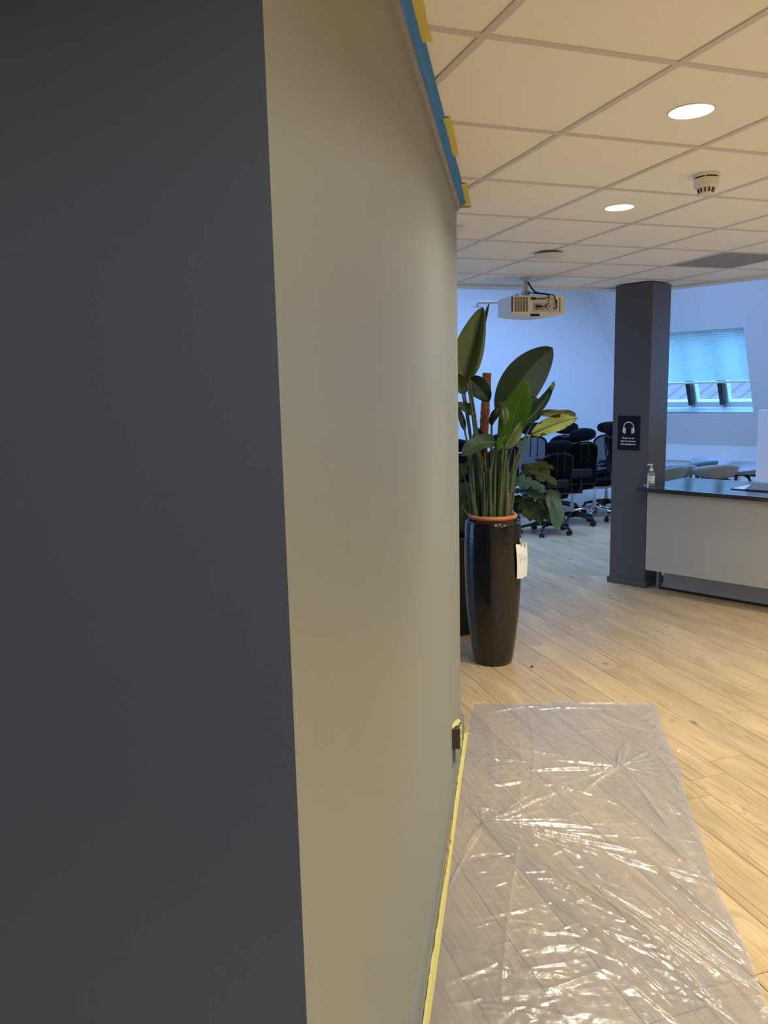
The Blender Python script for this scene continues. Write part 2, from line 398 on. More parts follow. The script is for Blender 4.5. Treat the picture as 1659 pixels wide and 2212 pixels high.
for k in range(-22, 34):
    s0 = joints.get(k, rp.uniform(0, 2.0))
    off = pa0 + (k + 0.5) * PW
    cells = []
    s = s0
    while s < 13.0:
        L = rp.choice((1.5, 1.8, 2.0, 2.2)); cells.append((s, L)); s += L
    s = s0
    while s > -1.0:
        L = rp.choice((1.5, 1.8, 2.0, 2.2)); s -= L; cells.append((s, L))
    for s, L in cells:
        c = pa * off + pb * (s + L / 2)
        loc = c - WC
        tl = loc.dot(wX); sl = loc.dot(wY)
        if 0.3 < tl < WL - 0.5 and sl > 0.6: continue            # under the partition
        if not (-1.3 < c.x < 6.6 and 0.2 < c.y < 11.9): continue
        o = bpy.data.objects.new('plank', PLM[L]); COL.objects.link(o)
        o.parent = fl; o.location = c; o.rotation_euler = (0, 0, PA); nplank += 1

MB().box((-0.6, 1.3, -0.011), (6.0, 11.0, -0.006)).build('underlay', M_DARKGAP, fl)  # black sheet put in to shade the gaps between planks

# ================================================================== SUSPENDED CEILING
E1T = 7.88; E1 = 8.19                                  # grid ends / frieze ends (tile units)
n2i, n2o = 6.80, 6.96                                  # along the counter direction
def ceil_clip(poly, inner=True):
    c1 = (E1T if inner else E1) * 0.6 + GO.dot(gb)
    poly = clip(poly, gb.x, gb.y, c1)
    if len(poly) > 2: poly = clip(poly, dN.x, dN.y, n2i if inner else n2o)
    return poly
slab = [(-6.2, -4.2), (8.6, -4.2), (8.6, 15.0), (-6.2, 15.0)]
sp = ceil_clip(slab, False)
ce = MB().prism(sp, CH + 0.004, CH + 0.12).build('ceiling', M_GRID)
tag(ce, 'suspended ceiling of white square tiles in a metal grid', 'ceiling', kind='structure')
wface = (-(wY.x), -(wY.y))                             # room side of the partition: wY . p <= c
wc = WC.dot(wY)
for r in range(-2, 10):
    for t in range(-2, 8):
        g = 0.0095
        q = [grid(r, t) + ga * g + gb * g, grid(r + 1, t) - ga * g + gb * g, grid(r + 1, t + 1) - ga * g - gb * g, grid(r, t + 1) + ga * g - gb * g]
        cen = grid(r + .5, t + .5, CH)
        poly = ceil_clip([(p.x, p.y) for p in q])
        cl = cen - WC
        if len(poly) > 2 and cl.dot(wX) < WL + 0.4 and cl.dot(wX) > -.4:
            if cl.dot(wX) < WL - 0.3 or cl.dot(wY) < 0.25:
                pc = clip(poly, wY.x, wY.y, wc - 0.001)
                if cl.dot(wX) < WL: poly = pc
        if len(poly) < 3: continue
        if not visible(cen, 700): continue
        dark = (r == 6 and t == 5)
        o = MB().prism([(p[0] - cen.x, p[1] - cen.y) for p in poly], 0.002, 0.0035).build('ceiling_tile', M_VENT if dark else M_TILE, ce)
        o.location = cen
        if dark: o['label'] = 'dark grey perforated ventilation tile'
def strip(p, q, w, name, dz=0.0):
    d = (q - p).normalized(); n = Vector((-d.y, d.x, 0)) * (w / 2)
    poly = [tuple((p - n)[:2]), tuple((q - n)[:2]), tuple((q + n)[:2]), tuple((p + n)[:2])]
    poly = ceil_clip(poly)
    if len(poly) > 2:
        MB().prism(poly, CH - 0.002 - dz, CH + 0.0035).build(name, M_GRID, ce)
for r in range(-1, 10): strip(grid(r, -3), grid(r, 9), 0.024, 'grid_runner', 0.0004)
for t in range(-1, 8): strip(grid(-2, t), grid(11, t), 0.0238, 'grid_cross_bar')
# plain frieze round the open edge
fr1 = clip(clip([(p.x, p.y) for p in (grid(-8, E1T), grid(12, E1T), grid(12, E1), grid(-8, E1))], dN.x, dN.y, n2o), -ga.x, -ga.y, 3)
MB().prism(fr1, CH - 0.014, CH + 0.12).build('frieze', M_FRIEZE, ce)
fr2 = clip([(p.x, p.y) for p in (dn(-4.5, n2i), dn(2, n2i), dn(2, n2o), dn(-4.5, n2o))], gb.x, gb.y, E1T * 0.6 + GO.dot(gb))
MB().prism(fr2, CH - 0.014, CH + 0.12).build('frieze', M_FRIEZE, ce)

# ================================================================== NEAR PARTITION
mb = MB().box((0, 0, 0), (WL, 2.6, CH - 0.001))
mb.m = [0, 0, 0, 0, 0, 1]
pw = mb.build('wall_left', [M_BEIGE, M_DARK]); pw.location = WC; pw.rotation_euler = (0, 0, WA)
tag(pw, 'partition with dark grey end and pale grey-beige long face', 'wall', kind='structure')
# baseboard (profile swept along the beige face)
prof = [(0, 0), (0.020, 0), (0.020, 0.018), (0.016, 0.024), (0.016, 0.078), (0.012, 0.086), (0.006, 0.094), (0, 0.095)]
def sweep(prof, x0, x1):
    n = len(prof)
    vs = [(x0, -y, z) for y, z in prof] + [(x1, -y, z) for y, z in prof]
    fs = [(i, (i + 1) % n, n + (i + 1) % n, n + i) for i in range(n)] + [tuple(range(n)), tuple(range(2 * n - 1, n - 1, -1))]
    return MB().add(vs, fs)
bb = sweep(prof, 0.0, WL + 0.012).build('baseboard_left', M_TRIM); bb.location = WC; bb.rotation_euler = (0, 0, WA)
tag(bb, 'grey painted baseboard at the foot of the beige partition', 'baseboard', kind='structure')
tp = [(0, 0), (0.018, 0), (0.018, -0.010), (0.010, -0.026), (0, -0.030)]
t1 = sweep(tp[::-1], 0.0, WL - 0.01).build('trim_1', mat('brown_grey_cornice', (0.27, 0.235, 0.185), 0.6, var=0.2, vscale=30)); t1.location = WC + Vector((0, 0, CH - 0.008)); t1.rotation_euler = (0, 0, WA)
tag(t1, 'narrow brownish cornice strip between beige partition and ceiling', 'trim', kind='structure')

# ================================================================== COLUMN
cd0, cd1, cn0, cn1 = -3.535, -3.190, 6.285, 6.620
col = MB().box((cd0, cn0, 0), (cd1, cn1, CH - 0.007)).build('column', M_COL, bevel=0.003)
col.rotation_euler = (0, 0, CA)
tag(col, 'square charcoal painted column carrying the headphones sign', 'column', kind='structure')
b = 0.016
for a_, c_ in (((cd0 - b, cn0 - b, 0), (cd1 + b, cn0, 0.055)), ((cd0 - b, cn1, 0), (cd1 + b, cn1 + b, 0.055)), ((cd0 - b, cn0, 0), (cd0, cn1, 0.055)), ((cd1, cn0, 0), (cd1 + b, cn1, 0.055))):
    MB().box(a_, c_).build('baseboard', M_COL, col, bevel=0.002)

# ================================================================== TALL BACK ZONE WALLS (knee wall, then mansard slope)
WN, KZ, SL = 11.3, 0.90, 0.428            # window wall distance, knee height, lean per metre
K0 = dn(-5.80, WN)                        # corner of the two outer walls
bin_ = -gb                                # room-side normal of the back wall
def corner(z):
    s = max(0.0, (z - KZ) * SL)
    # intersection of the two leaned planes
    A = Matrix(((dN.x, dN.y), (gb.x, gb.y)))
    rhs = Vector((WN - s, K0.dot(gb))); p = A.inverted() @ rhs
    return Vector((p.x, p.y, z))
TOPZ = 4.4
def leaned(origin_dir, z0, z1, far):
    a, b_ = corner(z0), corner(z1)
    return [a, a + origin_dir * far, b_ + origin_dir * far, b_]
def wallquad(mbx, q, thick_dir):
    t = thick_dir * 0.12
    vs = [Vector(p) for p in q] + [Vector(p) + t for p in q]
    mbx.add(vs, [(0, 1, 2, 3), (7, 6, 5, 4), (0, 4, 5, 1), (1, 5, 6, 2), (2, 6, 7, 3), (3, 7, 4, 0)])
# back wall (left of the corner)
mb = MB()
wallquad(mb, leaned(-ga, 0, KZ, 11.5), gb); wallquad(mb, leaned(-ga, KZ, TOPZ, 11.5), gb)
wb = mb.build('wall_back', M_WHITE); tag(wb, 'white sloping outer wall behind the office chairs', 'wall', kind='structure')
# window wall (right of the corner): opening d -5.62..-4.10 , z 1.39..2.52
mb = MB()
wallquad(mb, leaned(dD, 0, KZ, 6.0), dN)
OD0, OD1, OZ0, OZ1 = -5.62, -4.107, 1.394, 2.515
def wp(d, z, out=0.0):                     # point on the leaned window wall; out = outwards along its normal
    L_ = math.sqrt(1 + SL * SL)
    p = dn(d, WN - (z - KZ) * SL + out / L_); p.z = z + out * SL / L_
    return p
def cd(z): return corner(z).dot(dD)
def piece(da, db, za, zb):
    q = [wp(da(za), za), wp(db(za), za), wp(db(zb), zb), wp(da(zb), zb)]
    wallquad(mb, q, (dN + Vector((0, 0, SL))).normalized())
far = lambda z: 0.2
piece(cd, far, KZ, OZ0); piece(cd, far, OZ1, TOPZ)
piece(cd, lambda z: OD0, OZ0, OZ1); piece(lambda z: OD1, far, OZ0, OZ1)
ww = mb.build('wall_window', M_WHITE); tag(ww, 'white mansard wall with the roof window and radiator', 'wall', kind='structure')
rpoly = clip(clip([(-6.2, -4.2), (8.6, -4.2), (8.6, 15.5), (-6.2, 15.5)], dN.x, dN.y, WN - (TOPZ - KZ) * SL + 0.10), gb.x, gb.y, K0.dot(gb) + 0.12)
rf = MB().prism(rpoly, TOPZ, TOPZ + 0.12).build('roof', M_WHITE); tag(rf, 'white high roof over the tall back zone', 'roof', kind='structure')
o = MB().box((8.0, -4.2, 0), (8.12, 12, 4.4)).build('wall_right', M_WHITE); tag(o, 'white wall closing the office on the counter side', 'wall', kind='structure')
o = MB().box((-5.6, -4.2, 0), (-5.48, 14, 4.4)).build('wall_far_left', M_WHITE); tag(o, 'white wall far behind the partition', 'wall', kind='structure')
o = MB().box((-5.5, -3.6, 0), (8.0, -3.48, TOPZ)).build('wall_rear', M_WHITE); tag(o, 'white wall behind the viewer', 'wall', kind='structure')

# ================================================================== ROOF WINDOW
win = thing('window_1', 'three-light roof window with pleated blind pulled part way down', 'window', wp((OD0 + OD1) / 2, OZ0), CA)
win['kind'] = 'structure'
Lw = math.sqrt(1 + SL * SL)
up = Vector((0, -SL / Lw, 1 / Lw)); ou = Vector((0, 1 / Lw, SL / Lw))   # in the window frame (x = along wall)
Hh = (OZ1 - OZ0) * Lw
MW = Matrix(((1, 0, 0, 0), (0, ou.y, up.y, 0), (0, ou.z, up.z, 0), (0, 0, 0, 1)))   # local (x, outwards, up the slope)
hw = (OD1 - OD0) / 2
M_FRAME = mat('white_window_frame', (0.78, 0.80, 0.82), 0.4)
def wpart(name, m, a, b_, **k): return MB().box(a, b_).xf(MW).build(name, m, win, **k)
wpart('reveal', M_FRAME, (-hw - 0.02, 0.10, -0.02), (-hw, 0.34, Hh + 0.02))
wpart('reveal', M_FRAME, (hw, 0.10, -0.02), (hw + 0.02, 0.34, Hh + 0.02))
wpart('reveal', M_FRAME, (-hw, 0.10, Hh), (hw, 0.34, Hh + 0.02))
wpart('window_sill', M_FRAME, (-hw, 0.0, -0.02), (hw, 0.34, 0.0))
wpart('bottom_frame', M_FRAME, (-hw, 0.20, 0.0), (hw, 0.30, 0.065), bevel=0.004)
wpart('top_frame', M_FRAME, (-hw, 0.20, Hh - 0.065), (hw, 0.30, Hh), bevel=0.004)
wpart('side_frame', M_FRAME, (hw - 0.055, 0.20, 0.05), (hw, 0.30, Hh - 0.05), bevel=0.004)
wpart('side_frame', M_FRAME, (-hw, 0.20, 0.05), (-hw + 0.055, 0.30, Hh - 0.05), bevel=0.004)
M_MULL = mat('dark_mullion', (0.05, 0.055, 0.065), 0.5)
mulls = [-5.02 - (OD0 + OD1) / 2, -4.56 - (OD0 + OD1) / 2]
for x in mulls:
    wpart('mullion', M_MULL, (x - 0.045, 0.12, 0.05), (x + 0.025, 0.31, Hh - 0.04))
    wpart('mullion_trim', M_FRAME, (x + 0.025, 0.19, 0.05), (x + 0.055, 0.30, Hh - 0.04))
xs = [-hw + 0.055] + mulls + [hw - 0.055]
for i in range(3):
    wpart('pane', M_GLASS, (xs[i] + 0.01, 0.262, 0.05), (xs[i + 1] - 0.01, 0.268, Hh - 0.05))
# pleated blind hanging over the upper part
M_BLIND = cloth_light_mat('pleated_blind_cloth', (0.66, 0.72, 0.78), 0.66)
rows = []; z = Hh - 0.01; k = 0; zb = 0.455
while z > zb:
    rows.append([(x, 0.022 + (0.012 if k % 2 else 0.0), z) for x in (-hw + 0.004, hw - 0.004)]); z -= 0.0165; k += 1
MB().grid(rows).xf(MW).build('pleated_blind', M_BLIND, win)
wpart('blind_rail', M_FRAME, (-hw + 0.004, 0.014, zb - 0.022), (hw - 0.004, 0.040, zb))
# neighbouring roof outside
nr = thing('neighbour_roof', 'blue-grey seamed roof of the next building seen through the roof window', 'roof', dn(-8.6, 20.0, 0), CA)
mbr = MB(); mbr.add([(-9, -2.0, -3.5), (9, -2.0, -3.5), (9, 6.0, 7.06), (-9, 6.0, 7.06)], [(0, 1, 2, 3)])
M_NROOF = mat('blue_grey_roofing', (0.24, 0.115, 0.17), 0.5, var=0.25, vscale=3)
mbr.build('roof_slope', M_NROOF, nr, solid=0.05)
sl = Vector((0, 5.0, 6.6)).normalized()
for i in range(30):
    x = -9.5 + i * 0.42
    p = Vector((x, -2.0, -3.47)); q = p + Vector((10.0, 0, 0)) + sl * 13.2
    if q.x > 12: continue
    MB().tube([p, q], 0.03, 4).build('standing_seam', mat('roof_seam', (0.12, 0.11, 0.11), 0.4), nr)

# ================================================================== RADIATOR
rd = thing('radiator', 'long white ribbed radiator under the roof window', 'radiator', dn(-4.95, WN - 0.02, 0), CA)
MB().box((-0.58, -0.10, 0.16), (0.58, -0.02, 0.668)).build('body', M_WPL, rd, bevel=0.006)
mb = MB()
for i in range(38): mb.box((-0.565 + i * 0.0302, -0.112, 0.19), (-0.565 + i * 0.0302 + 0.016, -0.099, 0.64))
mb.build('ribs', M_WPL, rd)
mb = MB(); mb.box((-0.58, -0.112, 0.655), (0.58, -0.015, 0.685))
mb.build('top_grille', M_WPL, rd, bevel=0.003)
mb = MB()
for i in range(38): mb.box((-0.562 + i * 0.0302, -0.1135, 0.662), (-0.562 + i * 0.0302 + 0.010, -0.111, 0.672))
mb.build('grille_slots', M_DARKGAP, rd)
MB().lathe([(0.012, 0), (0.024, 0.01), (0.026, 0.06), (0.018, 0.075)], 14).xf(Matrix.Translation((0.615, -0.06, 0.655)) @ Matrix.Rotation(R(90), 4, 'X')).build('thermostat_knob', M_BLACKP, rd)
mb = MB(); mb.box((0.58, -0.075, 0.63), (0.635, -0.045, 0.675)); mb.tube([(0.60, -0.06, 0.64), (0.60, -0.06, 0.0)], 0.009, 8)
mb.build('valve_pipe', M_WPL, rd)
for x in (-0.45, 0.45): MB().box((x - 0.015, -0.09, 0.0), (x + 0.015, -0.03, 0.17)).build('foot', M_WPL, rd)

# ================================================================== DOWNLIGHTS
M_LENS = mat('downlight_lens', (1, 1, 1), 0.5, emit=(1.0, 0.93, 0.80), estr=6.0)
seen = [(2.5, 1.5, 'round recessed downlight in tile nearer the blue masking film', 1), (3.5, 3.5, 'round recessed downlight between smoke detector and ceiling disc', 1)]
others = [(4.5, -2.5), (0.5, -2.5), (5.5, -0.5), (6.5, 1.5), (7.5, 3.5), (3.5, -2.5), (6.5, -1.5), (-1.5, -2.5), (9.5, 1.5), (9.5, -1.5), (8.5, -4.5), (5.5, -4.5), (2.5, -4.5), (11.5, 0.5), (-3.5, -1.5)]  # unseen downlights, some of them added to brighten the ceiling by bounce
def downlight(r, t, label, E):
    p = grid(r, t, CH + 0.001)
    d = thing('downlight', label, 'light', p, 0, 'recessed ceiling downlights')
    MB().lathe([(0.069, 0.0), (0.0705, -0.002), (0.074, -0.002), (0.0755, 0.0), (0.0755, 0.004), (0.069, 0.004)], 40, close=False).build('trim_ring', M_WPL, d, smooth=True)
    MB().lathe([(0.0692, -0.0008), (0.0692, 0.004)], 40).build('lens', M_LENS, d)
    area('downlight_spill', p + Vector((0, 0, -0.005)), 0.13, E * 0.72, WARM, (0, 0, -1), shape='DISK', spread=R(158))
    area('downlight_beam', p + Vector((0, 0, -0.006)), 0.12, E * 0.28, WARM, (0, 0, -1), shape='DISK', spread=R(88))
LAMP_E = 19.5
for r, t, l, k in seen: downlight(r, t, l, LAMP_E)
for r, t in others: downlight(r, t, 'unseen recessed downlight added over the open floor', LAMP_E)

# ================================================================== COUNTER
CT = 0.922
cab = thing('counter_cabinet', 'white fronted counter unit on a recessed grey plinth beside the column', 'counter', dn(-3.11, 6.135, 0), CA)
MB().box((0.0, 0.022, 0.20), (3.2, 0.80, 0.886)).build('carcass', M_PANEL, cab)
MB().box((0.0, 0.0, 0.203), (1.60, 0.020, 0.884)).build('front_panel', M_PANEL, cab, bevel=0.0015)
MB().box((1.603, 0.0, 0.203), (3.2, 0.020, 0.884)).build('front_panel', M_PANEL, cab, bevel=0.0015)
MB().box((0.06, 0.225, 0.0), (3.2, 0.245, 0.20)).build('plinth', M_TOE, cab)
MB().box((0.005, 0.20, 0.0), (0.03, 0.245, 0.20)).build('plinth_end', mat('grey_end_strip', (0.20, 0.20, 0.19), 0.5), cab)
MB().box((0.0, 0.205, 0.0), (3.2, 0.224, 0.016)).build('floor_seal', M_DARKGAP, cab)
MB().box((0.06, 0.245, 0.0), (3.2, 0.79, 0.199)).build('base_frame', M_TOE, cab)
wt = MB().box((0, 0, 0), (3.4, 0.935, 0.036)).build('worktop', M_TOP, bevel=0.0025)
wt.location = dn(-3.188, 6.09, CT - 0.036); wt.rotation_euler = (0, 0, CA)
tag(wt, 'long black glossy worktop resting on the white counter unit', 'worktop')

# ---- hand sanitiser
sb = PZ(1406, 1049, CT); hs = thing('sanitizer_bottle', 'clear pump bottle of hand sanitiser on the black worktop', 'bottle', (sb.x, sb.y, CT), R(-20))
M_BOT = mat('clear_bottle', (0.80, 0.86, 0.92), 0.08, trans=0.85, ior=1.35)
MB().lathe([(0.026, 0.0), (0.032, 0.004), (0.033, 0.02), (0.033, 0.095), (0.030, 0.108), (0.014, 0.122), (0.012, 0.132)], 28).build('bottle', M_BOT, hs, smooth=True)
pm = MB().lathe([(0.016, 0.126), (0.016, 0.146), (0.009, 0.150), (0.006, 0.152), (0.006, 0.176), (0.013, 0.178), (0.013, 0.186)], 20)
pm.tube([(0.0, 0, 0.182), (-0.022, -0.006, 0.184), (-0.034, -0.009, 0.176)], 0.0055, 8)
pm.build('pump', M_WPL, hs, smooth=True)
lab = [[(0.0335 * math.cos(a), 0.0335 * math.sin(a), z) for a in [R(-150 + i * 10) for i in range(13)]] for z in (0.025, 0.088)]
lb = MB().grid(lab).build('paper_label', M_PAPER, hs, smooth=True)
M_PRINT = mat('grey_print', (0.22, 0.24, 0.27), 0.8)
def curved(a0, a1, z0, z1): return [[(0.0338 * math.cos(R(a)), 0.0338 * math.sin(R(a)), z) for a in (a0, (a0 + a1) / 2, a1)] for z in (z0, z1)]
pr = MB()
for a0, a1, z0, z1 in ((-125, -75, 0.078, 0.081), (-120, -85, 0.064, 0.070), (-122, -98, 0.030, 0.044), (-90, -60, 0.032, 0.034), (-90, -62, 0.037, 0.039), (-120, -65, 0.054, 0.0555)): pr.grid(curved(a0, a1, z0, z1))
pr.build('print', M_PRINT, lb)
MB().box((-0.06, -0.012, 0.0), (-0.030, -0.004, 0.006)).build('loose_cap', M_WPL, hs, bevel=0.002)

# ---- folder with loose sheet
fp = dn(-2.52, 6.40, CT); fo = thing('folder', 'flat dark folder with a pale sheet sticking out on the worktop', 'folder', fp, CA + R(-2))
MB().box((0.0, 0.0, 0.0), (0.46, 0.33, 0.006)).build('back_cover', mat('navy_cover', (0.012, 0.014, 0.035), 0.4), fo, bevel=0.0015)
MB().add([(0.004, 0.01, 0.0075), (0.12, 0.008, 0.008), (0.12, 0.30, 0.020), (0.03, 0.30, 0.012)], [(0, 1, 2, 3)]).build('pale_sheet', mat('glossy_sheet', (0.72, 0.76, 0.80), 0.25), fo, solid=0.001)
MB().add([(0.115, 0.004, 0.010), (0.46, 0.004, 0.010), (0.46, 0.325, 0.014), (0.085, 0.325, 0.022), (0.075, 0.2, 0.021)], [(0, 1, 2, 3, 4)]).build('front_cover', mat('grey_folder_cover', (0.10, 0.10, 0.115), 0.45), fo, solid=0.003)

# ================================================================== SIGN ON THE COLUMN
sg = thing('headphone_sign', 'black portrait sign with white headphones asking not to disturb', 'sign', dn(-3.376, cn0, 1.222), CA)
MB().box((-0.1045, -0.006, 0.0), (0.1045, -0.0005, 0.300)).build('plate', mat('sign_black', (0.004, 0.006, 0.013), 0.55, spec=0.2), sg, bevel=0.001)
M_SW = mat('sign_white', (0.78, 0.78, 0.80), 0.6)
hb = MB()
arc = [(0.0475 * math.cos(R(a)), 0.197 + 0.049 * math.sin(R(a))) for a in range(0, 181, 10)]
arc = [(0.0495, 0.180)] + arc + [(-0.0495, 0.180)]
for i in range(len(arc) - 1):
    (x0, z0), (x1, z1) = arc[i], arc[i + 1]
    d = Vector((x1 - x0, 0, z1 - z0)).normalized(); n_ = Vector((-d.z, 0, d.x)) * 0.0042
    p, q = Vector((x0, -0.0068, z0)) - d * 0.001, Vector((x1, -0.0068, z1)) + d * 0.001
    hb.add([p - n_, q - n_, q + n_, p + n_, p - n_ + Vector((0, .0006, 0)), q - n_ + Vector((0, .0006, 0)), q + n_ + Vector((0, .0006, 0)), p + n_ + Vector((0, .0006, 0))], [(0, 1, 2, 3), (7, 6, 5, 4)])
hb.build('headband_icon', M_SW, sg)
for s_ in (-1, 1):
    pts = [(s_ * (0.030 + 0.011 * 0), 0.0)]
    inner = [(s_ * x, -0.0069, z) for x, z in ((0.0275, 0.150), (0.0275, 0.193), (0.031, 0.198), (0.037, 0.197), (0.037, 0.146), (0.031, 0.145))]
    outer = [(s_ * x, -0.0067, z) for x, z in ((0.0385, 0.147), (0.0385, 0.196), (0.050, 0.188), (0.0565, 0.177), (0.0565, 0.164), (0.050, 0.150), (0.044, 0.146))]
    c_ = MB()
    for pl in (inner, outer): c_.add(pl, [tuple(range(len(pl)))])
    c_.build('ear_cup_icon', M_SW, sg)
def text_mesh(body, size, loc, parent, name, m, weight=0.0):
    cu = bpy.data.curves.new(name, 'FONT'); cu.body = body; cu.size = size; cu.align_x = 'CENTER'; cu.offset = weight
    to = bpy.data.objects.new('tmp', cu); COL.objects.link(to)
    bpy.context.view_layer.update()
    me = bpy.data.meshes.new_from_object(to.evaluated_get(bpy.context.evaluated_depsgraph_get()))
    bpy.data.objects.remove(to, do_unlink=True); bpy.data.curves.remove(cu)
    me.materials.clear(); me.materials.append(m)
    o = bpy.data.objects.new(name, me); COL.objects.link(o); o.parent = parent
    o.location = loc; o.rotation_euler = (R(90), 0, 0); return o
for tx, z in (('Please do not', 0.099), ('disturb someone', 0.072), ('with headphones', 0.045)):
    text_mesh(tx, 0.0215, (-0.002, -0.0068, z), sg, 'lettering', M_SW, 0.0004)

# ================================================================== CEILING THINGS
p = grid(3.5, 2.5, CH + 0.002)
sd = thing('smoke_detector', 'white smoke detector with slotted nose in a ceiling tile', 'smoke detector', p)
MB().lathe([(0.054, 0.0), (0.056, -0.006), (0.053, -0.012), (0.050, -0.013)], 36).build('base', M_WPL, sd, smooth=False)
MB().lathe([(0.046, -0.010), (0.046, -0.020)], 36).build('slot_ring', M_DARKGAP, sd)
MB().lathe([(0.050, -0.019), (0.051, -0.022), (0.050, -0.050), (0.046, -0.054), (0.036, -0.056)], 36).build('housing', M_WPL, sd, smooth=False)
MB().lathe([(0.034, -0.054), (0.026, -0.080), (0.022, -0.082), (0.020, -0.083)], 30).build('nose', M_WPL, sd, smooth=False)
for i in range(12):
    a = 2 * PI * i / 12
    M_ = Matrix.Rotation(a, 4, 'Z') @ Matrix.Translation((0.0315, 0, -0.066)) @ Matrix.Rotation(R(16), 4, 'Y')
    MB().box((-0.003, -0.0028, -0.009), (0.0022, 0.0028, 0.008)).xf(M_).build('slot', M_DARKGAP, sd)
for i in range(5):
    a = 2 * PI * i / 5 + 0.5
    MB().box((0.0445, -0.002, -0.021), (0.0515, 0.002, -0.011)).xf(Matrix.Rotation(a, 4, 'Z')).build('spacer', M_WPL, sd)
p = grid(4.02, 5.45, CH - 0.003)
ap = thing('access_point', 'flat white wireless disc hanging under the far ceiling grid', 'access point', p)
MB().lathe([(0.088, -0.010), (0.098, -0.013), (0.099, -0.019), (0.086, -0.030), (0.050, -0.035), (0.0, -0.036)][:-1] + [(0.002, -0.036)], 40).build('cover', M_WPL, ap, smooth=True)
MB().lathe([(0.055, 0.0), (0.055, -0.014)], 32).build('mounting_plate', M_TRIM, ap, smooth=True)
p = PZ(984, 491, CH)
dt = thing('ceiling_sensor', 'small white ceiling sensor peeping out beside the partition edge', 'sensor', (p.x, p.y, CH + 0.001))
MB().lathe([(0.050, 0.0), (0.052, -0.010), (0.044, -0.024), (0.020, -0.030)], 28).build('cover', M_WPL, dt, smooth=True)
MB().lathe([(0.018, -0.028), (0.014, -0.036), (0.004, -0.040)], 20).build('lens', M_WPL, dt, smooth=True)

# ---- projector
pc = PY(1146, 663, 6.35)
pj = thing('projector', 'white ceiling projector showing its vents and cable ports', 'projector', (pc.x, pc.y, pc.z), R(13))
w2, d2, h0, h1 = 0.228, 0.15, -0.070, 0.072
# lens-shaped body: outline slightly bowed underneath
sec = []
n_ = 14
ring = []
for i in range(n_ + 1):
    x = -w2 + 2 * w2 * i / n_
    ring.append((x, h0 - 0.022 * (1 - (x / w2) ** 2)))
ring = ring + [(w2, h1 - 0.012), (w2 - 0.012, h1), (-w2 + 0.012, h1), (-w2, h1 - 0.012)]
vs = [(x, -d2, z) for x, z in ring] + [(x * 0.97, d2, z * 0.97) for x, z in ring]
nn = len(ring)
MB().add(vs, [tuple(range(nn)), tuple(range(2 * nn - 1, nn - 1, -1))] + [(i, nn + i, nn + (i + 1) % nn, (i + 1) % nn) for i in range(nn)]).build('body', mat('projector_white', (0.84, 0.82, 0.78), 0.5), pj, bevel=0.004)
M_PW = MATS['projector_white']
yb = -d2
MB().box((-0.202, yb - 0.0015, -0.052), (-0.088, yb + 0.01, 0.058)).build('vent_backing', M_DARKGAP, pj)
for i in range(6):
    x = -0.202 + i * 0.0228
    MB().box((x - 0.0022, yb - 0.005, -0.054), (x + 0.0022, yb, 0.060)).build('vent_rib', M_PW, pj)
mb = MB()
for i in range(26): mb.box((-0.202, yb - 0.0035, -0.053 + i * 0.0043), (-0.088, yb, -0.0513 + i * 0.0043))
mb.box((-0.204, yb - 0.006, 0.030), (-0.086, yb, 0.037))
mb.build('vent_slat', mat('vent_beige', (0.55, 0.50, 0.41), 0.6), pj)
MB().box((-0.226, yb - 0.002, -0.055), (-0.214, yb + 0.006, 0.060)).build('side_slot', mat('slot_blue_grey', (0.05, 0.06, 0.10), 0.5), pj)
MB().box((-0.045, yb - 0.004, -0.056), (0.165, yb, 0.015)).build('port_panel', mat('port_panel_grey', (0.66, 0.64, 0.60), 0.5), pj)
for x, z, w_, h_ in ((-0.035, 0.004, .006, .006), (-0.018, 0.004, .006, .005), (-0.004, 0.004, .006, .005), (0.012, 0.004, .006, .005), (0.062, 0.004, .006, .005), (0.078, 0.004, .006, .005), (-0.035, -0.014, .007, .009), (-0.006, -0.014, .030, .014), (0.032, -0.014, .014, .008), (0.062, -0.020, .008, .020), (0.092, -0.014, .009, .009), (-0.035, -0.034, .007, .006), (-0.010, -0.034, .018, .006), (0.014, -0.034, .007, .006), (0.034, -0.034, .018, .006), (0.078, -0.036, .014, .005)):
    MB().box((x - w_ / 2, yb - 0.007, z - h_ / 2), (x + w_ / 2, yb - 0.003, z + h_ / 2)).build('port', M_BLACKP, pj)
MB().box((-0.068, yb - 0.003, -0.088), (0.010, yb + 0.004, -0.070)).build('cable_cover', M_BLACKP, pj)
MB().box((0.178, yb - 0.003, -0.055), (0.186, yb, 0.055)).build('seam', M_TRIM, pj)
MB().box((0.09, yb - 0.002, 0.040), (0.125, yb, 0.044)).build('badge', M_TRIM, pj)
